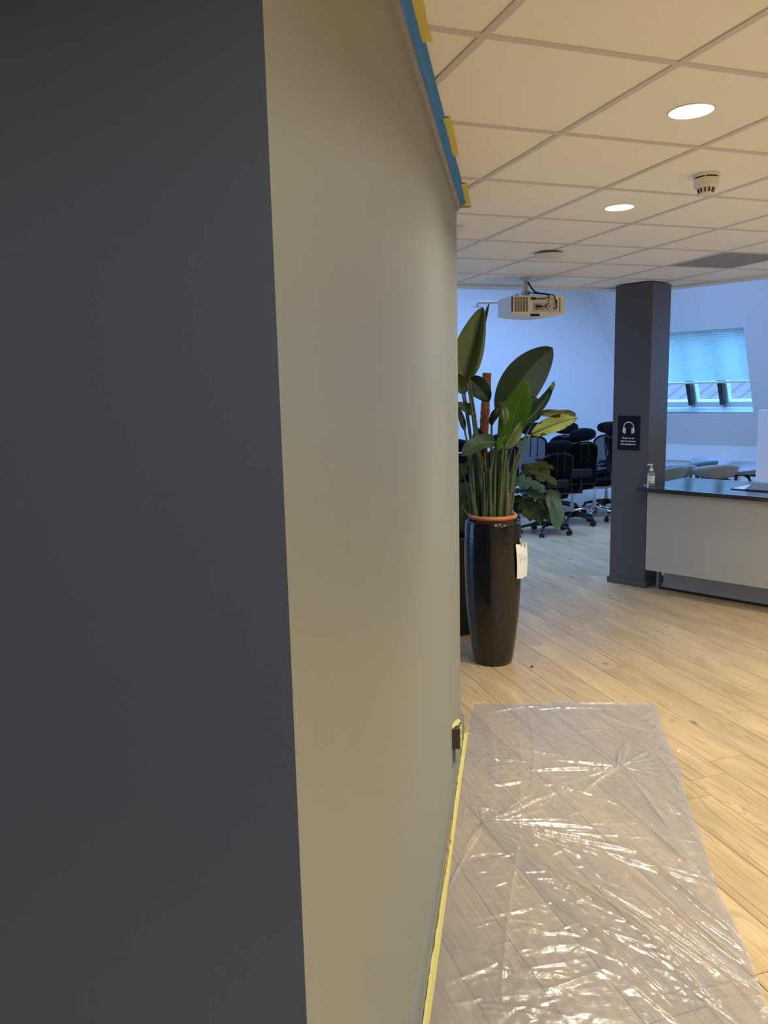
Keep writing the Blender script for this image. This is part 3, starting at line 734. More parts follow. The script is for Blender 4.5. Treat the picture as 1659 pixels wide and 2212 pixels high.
# mount
top = CH - 0.003 - pc.z
mt = MB(); mt.tube([(-0.035, 0.02, 0.085), (-0.035, 0.02, top)], 0.017, 12); mt.lathe([(0.045, top - 0.012), (0.045, top)], 20, c=(-0.035, 0.02, 0))
mt.build('mount_pole', mat('mount_white', (0.62, 0.63, 0.64), 0.4), pj)
mt = MB(); mt.box((-0.06, -0.01, 0.088), (-0.01, 0.05, 0.125)); mt.box((-0.13, -0.02, 0.074), (0.06, 0.0, 0.084)); mt.box((-0.13, 0.04, 0.074), (0.06, 0.06, 0.084)); mt.box((-0.125, -0.02, 0.074), (-0.11, 0.06, 0.10))
mt.build('mount_bracket', mat('mount_grey', (0.40, 0.41, 0.42), 0.4, metal=0.6), pj)
def cab_tube(name, pts, r=0.0045):
    out = []
    P_ = [Vector(p) for p in pts]
    for i in range(len(P_) - 1):
        p0 = P_[max(i - 1, 0)]; p1 = P_[i]; p2 = P_[i + 1]; p3 = P_[min(i + 2, len(P_) - 1)]
        for k in range(5):
            t = k / 5
            out.append(0.5 * ((2 * p1) + (-p0 + p2) * t + (2 * p0 - 5 * p1 + 4 * p2 - p3) * t * t + (-p0 + 3 * p1 - 3 * p2 + p3) * t ** 3))
    out.append(P_[-1])
    return MB().tube(out, r, 7).build(name, M_BLACKP, pj, smooth=True)
cab_tube('cable', [(-0.03, -0.01, top - 0.03), (0.01, -0.06, 0.11), (0.07, -0.13, 0.085), (0.085, -0.165, 0.075)], 0.007)
cab_tube('cable', [(-0.02, -0.01, 0.11), (0.03, -0.10, 0.09), (0.085, -0.165, 0.078), (0.12, -0.168, 0.070), (0.135, -0.170, 0.03), (0.145, -0.172, -0.02), (0.125, -0.165, -0.034)])
cab_tube('cable', [(0.085, -0.165, 0.075), (0.075, -0.170, 0.055), (0.03, -0.168, 0.044), (-0.035, -0.162, 0.046)])
cab_tube('cable', [(0.085, -0.165, 0.075), (0.078, -0.170, 0.03), (0.060, -0.172, -0.005), (0.03, -0.168, -0.015)], 0.003)
MB().box((-0.066, yb - 0.018, 0.038), (-0.030, yb - 0.004, 0.054)).build('cable_plug', M_BLACKP, pj, bevel=0.002)
MB().box((0.005 - 0.03, yb - 0.02, -0.022), (0.02, yb - 0.004, -0.006)).build('cable_plug', M_BLACKP, pj, bevel=0.002)
MB().box((0.137, yb - 0.028, 0.005), (0.147, yb - 0.016, 0.035)).build('cable_plug', M_BLACKP, pj, bevel=0.002)
# ---- sprinkler pipe behind the projector
a_ = PY(1031, 654, 7.6); b_ = PY(1150, 652, 7.75)
sk = thing('sprinkler_pipe', 'thin white sprinkler pipe with a flat pendant head behind the projector', 'sprinkler', (b_.x, b_.y, 0))
la = a_ - Vector((b_.x, b_.y, 0)); lb_ = b_ - Vector((b_.x, b_.y, 0))
MB().tube([(0, 0, TOPZ), lb_ + Vector((0, 0, 0.03)), lb_, la + Vector((0.02, 0, 0)), la, la - Vector((0, 0, 0.028))], 0.013, 10).build('pipe', M_WPL, sk, smooth=True)
MB().lathe([(0.050, -0.002), (0.052, 0.0), (0.018, 0.004)], 24, c=tuple(la - Vector((0, 0, 0.036)))).build('deflector_disc', M_ALU, sk)
MB().lathe([(0.006, -0.016), (0.008, 0.0), (0.010, 0.012)], 12, c=tuple(la - Vector((0, 0, 0.036)))).build('nozzle', M_ALU, sk)

# ================================================================== MASKING OF THE PARTITION
mf = thing('masking_film', 'strip of blue masking film taped along the ceiling above the beige partition', 'masking film', WC + Vector((0, 0, CH)), WA)
P_ = []
nS = 90
rr = random.Random(5)
for i in range(nS + 1):
    x = -0.02 + (WL + 0.02) * i / nS
    w_ = 0.030 + 0.0015 * math.sin(x * 3.1)
    j = rr.uniform(-0.0012, 0.0012)
    P_.append([(x, -0.016 + j, -0.012 + 0.001 * math.sin(x * 23)), (x, -0.024 + j, -0.010 + 0.0015 * math.sin(x * 7 + 1)), (x, -0.016 - w_ * 0.6, -0.0065), (x, -0.020 - w_, -0.0035)])
MB().grid(P_).build('film', M_BLUE, mf, solid=0.0006)
M_YT = cloth_light_mat('thin_yellow_tape', (0.88, 0.80, 0.22), 0.3)
for x0, x1, y0, y1 in ((0.70, 1.22, 0.040, 0.066), (1.78, 2.19, 0.044, 0.067), (2.60, 2.955, 0.046, 0.070)):
    Q = []
    for i in range(13):
        x = x0 + (x1 - x0) * i / 12; k = rr.uniform(-.002, .002)
        Q.append([(x, -y0 + k, -0.0052), (x, -(y0 + y1) / 2, -0.0045 - 0.001 * (i % 2)), (x, -y1 + k, -0.0045)])
    MB().grid(Q).build('tape_piece', M_YT, mf, solid=0.0004)
Q = [[(x, -0.017 - 0.002 * math.sin(x * 40), -0.011), (x, -0.0145, -0.024 - 0.003 * math.sin(x * 31))] for x in [2.2 + 0.75 * i / 30 for i in range(31)]]
MB().grid(Q).build('tape_edge', M_YT, mf, solid=0.0004)
Q = [[(WL - 0.012, -0.010 - 0.02 * i, -0.028 + 0.004 * (i % 2)), (WL - 0.004, -0.010 - 0.02 * i, -0.010)] for i in range(4)]
MB().grid(Q).build('tape_end', M_YT, mf, solid=0.0004)

ft = thing('floor_tape', 'strip of yellow masking tape stuck between grey baseboard and plastic sheet', 'tape', WC, WA)
Q = []
for i in range(150):
    x = -0.9 + (WL + 0.86) * i / 149
    inner = 0.0205 + max(0, rr.gauss(0.0012, 0.0015)) + 0.007 * max(0, math.sin(x * 2.1 + 4)) ** 4
    z = 0.003
    Q.append([(x, -inner, z + 0.004), (x, -0.030, 0.0030), (x, -0.0405 + 0.0015 * math.sin(x * 3.3), 0.0022)])
MB().grid(Q).build('tape', M_YEL, ft, solid=0.0006)
MB().box((WL - 0.055, -0.052, 0.0008), (WL - 0.040, -0.022, 0.005)).build('folded_tape_end', M_YEL, ft)

so = thing('wall_socket', 'dark surface socket box edged with yellow tape on the beige partition', 'socket', wal(2.40, 0, 0.165), WA)
MB().box((0, -0.036, 0), (0.085, 0, 0.098)).build('box', mat('socket_dark', (0.05, 0.043, 0.032), 0.6), so, bevel=0.002)
mb = MB()
Q = [[(0.0, -0.0355, z), (0.0, -0.040 - 0.003 * math.sin(z * 170), z), (0.03, -0.041, z), (0.085, -0.038, z)] for z in [0.0 - 0.006 + 0.108 * i / 12 for i in range(13)]]
MB().grid(Q).build('front_tape', M_YEL, so, solid=0.0006)
Q = [[(0.085 * i / 4, y, 0.099 + 0.010 * math.sin(y * 120 + i) * (0.5 + 0.5 * math.sin(i * 2))) for y in (0.0, -0.010, -0.020, -0.030, -0.040)] for i in range(5)]
MB().grid(Q).build('top_tape', M_YEL, so, solid=0.0006)
MB().box((0.03, -0.012, -0.070), (0.05, 0, 0)).build('cable_duct', M_TRIM, so)

# ---- plastic sheet
ps = PZ(1020, 1518, 0); 
def seg_pts(*uv): return [PZ(u, v, 0) for u, v in uv]
folds = []
hub1 = PZ(1040, 1783, 0); 
for u, v, h_ in ((1250, 1700, .010), (1230, 1770, .012), (1300, 1790, .010), (1290, 1815, .012), (1560, 1920, .010), (1200, 1810, .008), (1400, 1850, .009), (1260, 1850, .011), (1430, 1990, .012), (1600, 2130, .010), (1180, 1750, .007), (1160, 1735, .008), (1000, 1850, .006), (990, 1760, .007), (1010, 1740, .006)):
    folds.append((hub1, PZ(u, v, 0), h_, 0.008 + h_ * 0.5))
hub2 = PZ(1335, 1660, 0)
for u, v, h_ in ((1130, 1670, .012), (1200, 1700, .010), (1230, 1600, .009), (1160, 1580, .007), (1350, 1600, .012), (1460, 1760, .010), (1500, 1850, .012), (1340, 1615, .010), (1180, 1640, .008), (1250, 1720, .007)):
    folds.append((hub2, PZ(u, v, 0), h_, 0.010))
for (u, v), (u2, v2), h_ in (((1270, 1760), (1659, 2060), .012), ((1300, 1850), (1659, 2110), .012), ((1330, 1900), (1659, 2150), .012), ((1380, 1780), (1520, 1890), .012), ((1520, 1890), (1640, 2110), .012), ((1150, 1860), (1500, 2080), .010), ((1120, 1880), (1440, 2150), .009), ((1400, 1990), (1640, 2140), .011), ((1360, 1980), (1560, 2180), .010), ((1500, 1980), (1640, 2080), .010), ((1020, 1990), (1160, 1960), .006), ((960, 2175), (1040, 2160), .006), ((1290, 2005), (1450, 2060), .008), ((960, 2130), (1080, 2080), .006), ((1050, 1700), (1150, 1690), .007), ((1060, 1540), (1200, 1525), .010), ((1150, 1535), (1330, 1532), .010), ((1230, 1520), (1380, 1526), .009), ((1180, 2140), (1300, 2100), .007), ((1170, 2050), (1260, 2040), .006), ((1120, 2000), (1200, 2020), .006), ((1040, 1640), (1150, 1650), .008), ((1070, 1610), (1240, 1640), .007), ((1300, 1545), (1400, 1580), .007), ((1390, 1590), (1500, 1760), .009), ((1420, 1640), (1560, 1900), .007), ((1110, 1580), (1110, 2190), .004), ((1060, 1540), (1060, 1800), .003), ((1145, 1540), (1145, 1750), .003), ((1570, 1900), (1659, 2160), .009)):
    folds.append((PZ(u, v, 0), PZ(u2, v2, 0), h_, 0.010))
import numpy as np
from mathutils import noise
rq = random.Random(21)
# more gathers: short creases fanning out of pinch points, and ripples across the fold lines
for u, v, n_, l0, l1, hh in ((1040, 1783, 16, .10, .75, .007), (1335, 1660, 16, .08, .50, .007), (1200, 1700, 12, .05, .22, .006), (1010, 1745, 10, .04, .16, .006), (1150, 1900, 12, .08, .4, .006),
                             (1520, 1895, 12, .08, .35, .007), (1640, 2110, 16, .10, .55, .008), (1040, 1640, 9, .05, .2, .005), (1120, 2100, 10, .05, .25, .006), (1400, 2060, 12, .06, .3, .006), (1420, 1570, 8, .05, .3, .005)):
    c = PZ(u, v, 0)
    for k in range(n_):
        a = rq.uniform(0, 2 * PI) if rq.random() < 0.3 else rq.gauss(-0.35, 0.5)
        l_ = rq.uniform(l0, l1)
        folds.append((c, c + Vector((math.cos(a), math.sin(a), 0)) * l_, hh * rq.uniform(.5, 1.1), rq.uniform(.004, .008)))
for k in range(95):
    c = PZ(rq.uniform(1000, 1240), rq.uniform(1530, 2200), 0); a = rq.gauss(0.05, 0.3); l_ = rq.uniform(0.04, 0.16)
    folds.append((c, c + Vector((math.cos(a), math.sin(a), 0)) * l_, rq.uniform(.002, .0045), rq.uniform(.004, .007)))
for k in range(60):
    c = PZ(rq.uniform(1250, 1620), rq.uniform(1560, 2200), 0); a = rq.gauss(-0.7, 0.35); l_ = rq.uniform(0.06, 0.35)
    folds.append((c, c + Vector((math.cos(a), math.sin(a), 0)) * l_, rq.uniform(.002, .005), rq.uniform(.004, .008)))
NU, NV = 330, 560
far_l, far_r = PZ(1021, 1522, 0), PZ(1409, 1521, 0)
near_l, near_r = wal(0.30, 0.040), Vector((0.93, 1.25, 0))
XY = np.zeros((NV + 1, NU + 1, 2)); SS = np.linspace(0, 1, NU + 1)
for j in range(NV + 1):
    t = j / NV
    l_ = far_l.lerp(near_l, t); r_ = far_r.lerp(near_r, t)
    if t < 0.06: l_ += Vector((0.012 * (1 - t / 0.06), 0, 0))
    r_ += Vector((0.012 * math.sin(t * 9) + 0.006 * math.sin(t * 31), 0, 0))
    XY[j, :, 0] = l_.x + (r_.x - l_.x) * SS; XY[j, :, 1] = l_.y + (r_.y - l_.y) * SS
    if t < 0.02:
        for i in range(NU + 1):
            s_ = SS[i]
            XY[j, i, 1] += (0.02 - t) / 0.02 * (0.014 * noise.noise(Vector((s_ * 7, 0, 0))) + 0.010 * noise.noise(Vector((s_ * 19, 3, 0))) + (0.02 if 0.45 < s_ < 0.6 else 0))
X, Y_ = XY[..., 0], XY[..., 1]
Z = np.zeros_like(X)
for a, b_, h_, w_ in folds:
    dx, dy = b_.x - a.x, b_.y - a.y; l2 = dx * dx + dy * dy + 1e-9
    x0, x1 = min(a.x, b_.x) - .03, max(a.x, b_.x) + .03; y0, y1 = min(a.y, b_.y) - .03, max(a.y, b_.y) + .03
    m_ = (X > x0) & (X < x1) & (Y_ > y0) & (Y_ < y1)
    if not m_.any(): continue
    px, py = X[m_] - a.x, Y_[m_] - a.y
    t = (px * dx + py * dy) / l2; tc_ = np.clip(t, 0, 1)
    ex, ey = px - dx * t, py - dy * t
    # gently curved crease with a sharp crest
    side = (ex * -dy + ey * dx) / math.sqrt(l2) + 0.02 * math.sqrt(l2) * np.sin(PI * tc_ * 1.3 + h_ * 900)
    e = np.sqrt(side * side + (np.maximum(0, np.abs(t - .5) - .5) ** 2) * l2) / w_
    prof_ = np.exp(-np.abs(e) ** 1.25) * (np.sqrt(np.maximum(0, np.sin(PI * tc_))) * .85 + .15 * (1 - tc_))
    h_ *= 1.5 if a.y > 2.6 else 0.8
    Z[m_] = np.maximum(Z[m_], h_ * prof_) + 0.25 * np.minimum(Z[m_], h_ * prof_)
rows = []
for j in range(NV + 1):
    t = j / NV; row = []
    for i in range(NU + 1):
        x, y = float(X[j, i]), float(Y_[j, i]); s_ = i / NU
        v = Vector((x * 5, y * 5, 0))
        z = float(Z[j, i]) + 0.003 * abs(noise.noise(v * 2.3)) + 0.004 * max(0, noise.noise(v * 0.9)) + 0.0012 * noise.noise(v * 7) + 0.0026
        edge = min(1.0, s_ * 30, (1 - s_) * 30)
        z = z * (0.35 + 0.65 * edge) + 0.010 * max(0, 1 - t / 0.012) * abs(noise.noise(Vector((s_ * 11, 9, 0))))
        row.append((x - ps.x, y - ps.y, z + 0.0006))
    rows.append(row)
sh = MB().grid(rows[::-1]).build('plastic_sheet', M_FILM, smooth=True); sh.location = (ps.x, ps.y, 0)
tag(sh, 'crinkled clear plastic dust sheet spread on the floor along the partition', 'plastic sheet')

# crumbs on the floor
def bit(name, u, v, s_, m, label, cat):
    p = PZ(u, v, 0); r_ = random.Random(int(u))
    vs = [(s_ * math.cos(a) * r_.uniform(.5, 1.1), s_ * math.sin(a) * r_.uniform(.5, 1.1), 0) for a in [k * PI / 3.5 for k in range(7)]]
    mb = MB(); mb.add(vs + [(x * .7, y * .7, s_ * r_.uniform(.3, .8)) for x, y, z in vs], [tuple(range(6, -1, -1)), tuple(range(7, 14))] + [(i, (i + 1) % 7, 7 + (i + 1) % 7, 7 + i) for i in range(7)])
    o = mb.build(name, m); o.location = p; tag(o, label, cat)
bit('leaf_scrap', 1149, 1441, 0.012, mat('dry_brown', (0.06, 0.03, 0.015), 0.8), 'small dry brown leaf scrap on the floor beside the tall pot', 'scrap')
bit('paper_scrap', 1466, 1622, 0.008, M_PAPER, 'tiny white paper scrap beside the edge of the plastic sheet', 'scrap')
bit('dirt_crumb', 1533, 1289, 0.014, M_DARKGAP, 'dark crumb at the foot of the counter plinth', 'crumb')

# ================================================================== OFFICE CHAIRS
def rounded_slab(w, d, z0, z1, nz=5, n=28, p=3.2, crown=0.0):
    """cushion: stacked superellipse rings with rolled edges"""
    mb = MB(); rings = []
    for i in range(nz):
        t = i / (nz - 1); a = PI * t
        k = 1 - 0.16 * (1 - math.sin(a)) ** 1.0 * 1.0
        rings.append((k, z0 + (z1 - z0) * (0.5 - 0.5 * math.cos(a))))
    vs = []
    for k, z in rings:
        for j in range(n):
            a = 2 * PI * j / n; c, s_ = math.cos(a), math.sin(a)
            x = w / 2 * k * math.copysign(abs(c) ** (2 / p), c); y = d / 2 * k * math.copysign(abs(s_) ** (2 / p), s_)
            vs.append((x, y, z))
    fs = [(i * n + j, i * n + (j + 1) % n, (i + 1) * n + (j + 1) % n, (i + 1) * n + j) for i in range(nz - 1) for j in range(n)]
    fs += [tuple(range(n - 1, -1, -1)), tuple((nz - 1) * n + j for j in range(n))]
    return mb.add(vs, fs)
def back_curve(s_, t, w0=0.49, w1=0.44, z0=0.53, z1=1.03, lean=0.10):
    """s -1..1 across, t 0..1 up; seat faces +y"""
    w = (w0 + (w1 - w0) * t) / 2 * (1 - 0.10 * max(0, t - 0.75) / 0.25 * abs(s_))
    z = z0 + (z1 - z0) * t - 0.045 * (s_ ** 4) * (t ** 6)
    y = -0.23 - lean * t + 0.035 * math.sin(PI * t) + 0.045 * s_ * s_
    return Vector((w * s_, y, z))
def make_chair(name, label, chrome=False, head=True, mesh_see=False):
    t = thing(name, label, 'chair', (0, 0, 0), 0, 'office chairs pushed together by the back wall')
    mB = M_CHROME if chrome else M_BLACKP
    for k in range(5):
        a = 2 * PI * k / 5 + PI / 2
        d = Vector((math.cos(a), math.sin(a), 0))
        MB().tube([d * 0.02 + Vector((0, 0, 0.125)), d * 0.12 + Vector((0, 0, 0.122)), d * 0.24 + Vector((0, 0, 0.100)), d * 0.315 + Vector((0, 0, 0.082))], [0.032, 0.028, 0.021, 0.017], 8, squash=0.7).build('base_arm', mB, t, smooth=True)
        c = MB(); sd_ = Vector((-d.y, d.x, 0)); o_ = d * 0.315 + sd_ * 0.0
        for q in (-0.018, 0.018):
            ctr = o_ + sd_ * q
            c.tube([ctr - sd_ * 0.011 + Vector((0, 0, 0.030)), ctr + sd_ * 0.011 + Vector((0, 0, 0.030))], 0.030, 14)
        c.tube([o_ + Vector((0, 0, 0.03)), o_ + Vector((0, 0, 0.085))], 0.011, 8)
        c.tube([o_ - sd_ * 0.028 + Vector((0, 0, 0.048)), o_ + sd_ * 0.028 + Vector((0, 0, 0.048))], 0.020, 10)
        c.build('caster', M_BLACKP, t)
    MB().lathe([(0.034, 0.085), (0.036, 0.15), (0.030, 0.16)], 18).build('hub', mB, t, smooth=False)
    MB().lathe([(0.026, 0.15), (0.026, 0.27), (0.014, 0.272), (0.014, 0.42)], 16).build('gas_lift', M_CHROME if chrome else M_ALU, t)
    me = MB(); me.box((-0.075, -0.16, 0.405), (0.075, 0.12, 0.455)); me.tube([(0.07, 0.02, 0.43), (0.20, 0.03, 0.425)], 0.006, 6); me.tube([(0, -0.15, 0.43), (0, -0.22, 0.44), (0, -0.27, 0.52), (0, -0.275, 0.66)], [0.028, 0.028, 0.024, 0.018], 8)
    me.build('mechanism', M_ALU if chrome else M_BLACKP, t, bevel=0.004)
    st = rounded_slab(0.50, 0.48, 0.455, 0.535); st.xf(Matrix.Translation((0, 0.02, 0)))
    st.build('seat', M_BLACKF, t, smooth=True)
    # backrest: frame tube + panel
    fr = []
    for i in range(13): fr.append(back_curve(-1, i / 12))
    for i in range(1, 12): fr.append(back_curve(-1 + 2 * i / 12, 1.0) + Vector((0, 0, 0.012 * math.sin(PI * i / 12))))
    for i in range(12, -1, -1): fr.append(back_curve(1, i / 12))
    for i in range(11, 0, -1): fr.append(back_curve(-1 + 2 * i / 12, 0.0))
    fr.append(fr[0])
    bk = MB().tube(fr, 0.0135, 8, cap=False).build('backrest', M_BLACKP, t, smooth=True)
    pn = [[back_curve(-0.97 + 1.94 * j / 10, 0.01 + 0.98 * i / 12) for j in range(11)] for i in range(13)]
    MB().grid(pn).build('mesh_panel', M_MESH if mesh_see else M_BLACKF, bk, smooth=True, solid=0.004 if not mesh_see else 0.0)
    lp = rounded_slab(0.30, 0.035, 0.62, 0.72, p=4); lp.xf(Matrix.Translation((0, -0.285, 0)))
    lp.build('lumbar_pad', M_BLACKP, bk, smooth=True)
    if head:
        for x in (-0.05, 0.05):
            MB().tube(bez((x, -0.345, 0.80), (x, -0.40, 1.04), (x * 0.9, -0.345, 1.115), 7), 0.007, 6).build('headrest_stem', M_BLACKP, t, smooth=True)
        hd = []
        for i in range(9):
            v = -1 + 2 * i / 8
            row = []
            for j in range(25):
                a = 2 * PI * j / 24
                k = math.sqrt(max(0.0, 1 - v ** 4)) * 0.98 + 0.02
                x = 0.178 * math.cos(a) * (0.93 + 0.07 * k) * (1 - 0.10 * v * v)
                y = 0.040 * math.sin(a) * k + 0.035 * (x / 0.178) ** 2
                row.append((x * (0.8 + 0.2 * k), -0.335 + y, 1.140 + 0.078 * v * (1 - 0.30 * (x / 0.178) ** 2)))
            hd.append(row)
        MB().grid(hd).build('headrest', M_BLACKF, t, smooth=True)
    for s_ in (-1, 1):
        if chrome:
            ar = MB().tube(bez((s_ * 0.255, 0.22, 0.49), (s_ * 0.275, 0.09, 0.53), (s_ * 0.275, 0.03, 0.69), 9), 0.014, 8, squash=0.6).build('armrest', M_CHROME, t, smooth=True)
            pd = MB().tube(bez((s_ * 0.275, 0.05, 0.685), (s_ * 0.275, -0.08, 0.715), (s_ * 0.27, -0.22, 0.72), 9), [0.018, 0.026, 0.028, 0.029, 0.029, 0.029, 0.028, 0.025, 0.016], 8, squash=0.55)
        else:
            mb = MB(); mb.tube([(s_ * 0.17, 0.0, 0.45), (s_ * 0.285, 0.0, 0.455), (s_ * 0.292, 0.0, 0.50), (s_ * 0.290, 0.0, 0.69)], [0.02, 0.022, 0.024, 0.020], 8, squash=1.3)
            ar = mb.build('armrest', M_BLACKP, t, smooth=True)
            pd = rounded_slab(0.085, 0.25, 0.69, 0.722); pd.xf(Matrix.Translation((s_ * 0.285, 0.03, 0)))
        pd.build('arm_pad', M_BLACKP, ar, smooth=True)
    return t
def bury(r): return r
ch_a = make_chair('office_chair', 'x')
ch_b = make_chair('office_chair', 'x', chrome=True)
ch_m = make_chair('office_chair', 'x', mesh_see=True)
first = {}
# positions on the floor
for src, x, y, face, sc, label in (
    (ch_a, 2.01, 9.42, 16, 0.965, 'black office chair on black base half hidden behind the split-leaf plant, back turned'),
    (ch_a, 2.48, 10.02, 10, 1.05, 'black office chair with T-shaped armrest standing before the chrome-based chair'),
    (ch_b, 2.93, 10.58, 84, 0.98, 'black office chair on a polished chrome star base beside the charcoal column'),
    (ch_a, 2.54, 11.05, 4, 1.08, 'tall black office chair with broad headrest in the chair cluster, back turned'),
    (ch_m, 1.96, 10.62, 10, 1.10, 'office chair with mesh back standing under the withered yellow leaf'),
    (ch_b, 3.25, 9.96, -80, 1.10, 'office chair with leaned headrest mostly hidden behind the charcoal column'),
    (ch_a, 1.48, 10.12, 18, 1.02, 'black office chair seen through the bird-of-paradise stalks'),
    (ch_m, 1.32, 9.50, 24, 1.04, 'black office chair behind the moss pole'),
    (ch_a, 0.98, 9.02, -30, 1.02, 'black office chair showing between the partition edge and the big leaves'),
    (ch_m, 3.26, 11.14, -10, 1.07, 'office chair with see-through mesh back at the rear of the cluster')):
    rz = R(face)
    if src.name not in first:
        first[src.name] = 1; o = src; o.location = (x, y, 0); o.rotation_euler = (0, 0, rz); o['label'] = label
    else:
        o = dup(src, (x, y, 0), rz, label)
    o.scale = (1, 1, sc)

# ================================================================== BAR STOOLS
def make_stool(name, label, color):
    t = thing(name, label, 'stool', (0, 0, 0), 0, 'shell stools behind the counter')
    m = mat('shell_' + '%.2f_%.2f' % (color[0], color[2]), color, 0.5)
    rows = []
    prof = [(0.0, 0.0), (0.08, 0.0), (0.14, 0.006), (0.185, 0.026), (0.212, 0.055), (0.228, 0.09), (0.238, 0.125)]
    for i, (r_, z_) in enumerate(prof):
        row = []
        for j in range(33):
            a = 2 * PI * j / 32
            k = 0.5 - 0.5 * math.sin(a)                      # 1 at the back (-y)
            rim = 0.35 + 0.85 * k
            z = 0.66 + z_ * rim
            row.append((r_ * 1.02 * math.cos(a), r_ * 0.94 * math.sin(a), z))
        rows.append(row)
    MB().grid(rows).build('shell', m, t, smooth=True, solid=0.010)
    M_LEG = mat('black_stained_wood', (0.012, 0.012, 0.013), 0.5)
    for sx in (-1, 1):
        for sy in (-1, 1):
            MB().tube([(sx * 0.05, sy * 0.05, 0.645), (sx * 0.12, sy * 0.115, 0.635), (sx * 0.148, sy * 0.14, 0.60), (sx * 0.155, sy * 0.148, 0.50), (sx * 0.175, sy * 0.168, 0.0)], [0.015, 0.016, 0.016, 0.015, 0.011], 8).build('leg', M_LEG, t, smooth=True)
    ring = [(0.215 * math.cos(2 * PI * k / 24) * 0.98, 0.20 * math.sin(2 * PI * k / 24), 0.235) for k in range(25)]
    mb = MB(); mb.box((-0.08, -0.08, 0.640), (0.08, 0.08, 0.656)); mb.build('seat_plate', M_LEG, t)
    fr_ = [(sx * 0.166, sy * 0.159, 0.24) for sx, sy in ((-1, -1), (1, -1), (1, 1), (-1, 1), (-1, -1))]
    mb = MB()
    for i in range(4): mb.tube([fr_[i], fr_[i + 1]], 0.008, 6)
    mb.build('footrest', M_LEG, t)
    return t
for u, v, Y, rz, colr, label in ((1437, 1025, 8.45, 30, (0.20, 0.27, 0.27), 'dusty green shell stool tucked behind the column edge'),
                              (1460, 1018, 9.06, -15, (0.24, 0.32, 0.34), 'pale teal shell stool with rim level behind the worktop'),
                              (1507, 1010, 9.50, 20, (0.13, 0.21, 0.22), 'dark teal shell stool between the pale blue and the teal one'),
                              (1530, 1004, 10.0, 205, (0.38, 0.46, 0.52), 'pale blue shell stool standing closest to the radiator'),
                              (1546, 1020, 8.70, -5, (0.30, 0.30, 0.30), 'grey shell stool right behind the counter'),
                              (1606, 1012, 9.05, 130, (0.33, 0.34, 0.34), 'light grey shell stool with raised rim beside the whiteboard')):
    o = make_stool('shell_stool', label, colr)
    p = PY(u, v, Y); o.location = (p.x, p.y, 0); o.rotation_euler = (0, 0, R(rz)); o.scale = (1, 1, p.z / 0.715)

# ================================================================== WHITEBOARD
wl = PY(1640, 885, 8.3); 
wbd = thing('whiteboard', 'large white mobile board standing behind the counter', 'whiteboard', (wl.x, wl.y, 0), R(-42))
MB().box((0, -0.012, 0.55), (1.5, 0.012, wl.z)).build('board', mat('board_white', (0.80, 0.80, 0.82), 0.35), wbd, bevel=0.004)
for x in (0.08, 1.42):
    MB().box((x - 0.015, -0.012, 0.04), (x + 0.015, 0.012, 0.56)).build('post', M_ALU, wbd)
    MB().box((x - 0.02, -0.25, 0.0), (x + 0.02, 0.25, 0.04)).build('foot', M_ALU, wbd)
MB().box((0.2, -0.05, 0.56), (1.3, -0.012, 0.575)).build('pen_tray', M_ALU, wbd)

# ================================================================== TALL GLAZED POT
def glaze():
    m, nt, b = nodes_of('black_brown_glaze'); L = nt.links.new
    tc = N(nt, 'ShaderNodeTexCoord'); sp = N(nt, 'ShaderNodeSeparateXYZ'); L(tc.outputs['Object'], sp.inputs[0])
    nz = N(nt, 'ShaderNodeTexNoise'); nz.inputs['Scale'].default_value = 7; nz.inputs['Detail'].default_value = 6; L(tc.outputs['Object'], nz.inputs['Vector'])
    ma = N(nt, 'ShaderNodeMath', operation='MULTIPLY_ADD'); ma.inputs[1].default_value = 0.55; L(nz.outputs['Fac'], ma.inputs[0]); L(sp.outputs[2], ma.inputs[2])
    cr = N(nt, 'ShaderNodeValToRGB'); e = cr.color_ramp.elements
    e[0].position = 0.30; e[0].color = (0.013, 0.0085, 0.004, 1); e[1].position = 1.15; e[1].color = (0.0015, 0.0015, 0.002, 1)
    x = cr.color_ramp.elements.new(0.72); x.color = (0.008, 0.0055, 0.003, 1)
    L(ma.outputs[0], cr.inputs[0]); L(cr.outputs[0], b.inputs['Base Color'])
    b.inputs['Roughness'].default_value = 0.08; b.inputs['Specular IOR Level'].default_value = 0.6
    mp = N(nt, 'ShaderNodeMapping'); mp.inputs['Scale'].default_value = (22, 22, 55); L(tc.outputs['Object'], mp.inputs['Vector'])
    n2 = N(nt, 'ShaderNodeTexNoise'); n2.inputs['Scale'].default_value = 1.0; n2.inputs['Detail'].default_value = 4; L(mp.outputs[0], n2.inputs['Vector'])
    up_ = N(nt, 'ShaderNodeMapRange'); up_.inputs['From Min'].default_value = 0.45; up_.inputs['From Max'].default_value = 0.80; up_.inputs['To Min'].default_value = 0.06; up_.inputs['To Max'].default_value = 0.45; L(sp.outputs[2], up_.inputs['Value'])
    bp = N(nt, 'ShaderNodeBump'); bp.inputs['Distance'].default_value = 0.004; L(n2.outputs['Fac'], bp.inputs['Height']); L(up_.outputs[0], bp.inputs['Strength'])
    L(bp.outputs[0], b.inputs['Normal'])
    return m
PO = Vector((0.700, 4.885, 0))
pot = thing('glazed_pot', 'tall tapering black-brown glazed pot on the oak floor', 'pot', PO)
prof = [(0.105, 0.0), (0.122, 0.004), (0.132, 0.03), (0.150, 0.16), (0.168, 0.32), (0.180, 0.50), (0.184, 0.66), (0.183, 0.80), (0.178, 0.915), (0.175, 0.942), (0.168, 0.949), (0.160, 0.945), (0.160, 0.80)]
MB().lathe(prof, 64, close=False).build('body', glaze(), pot, smooth=True)
MB().lathe([(0.02, 0.001), (0.105, 0.0)], 32, close=True).build('underside', M_BLACKP, pot)

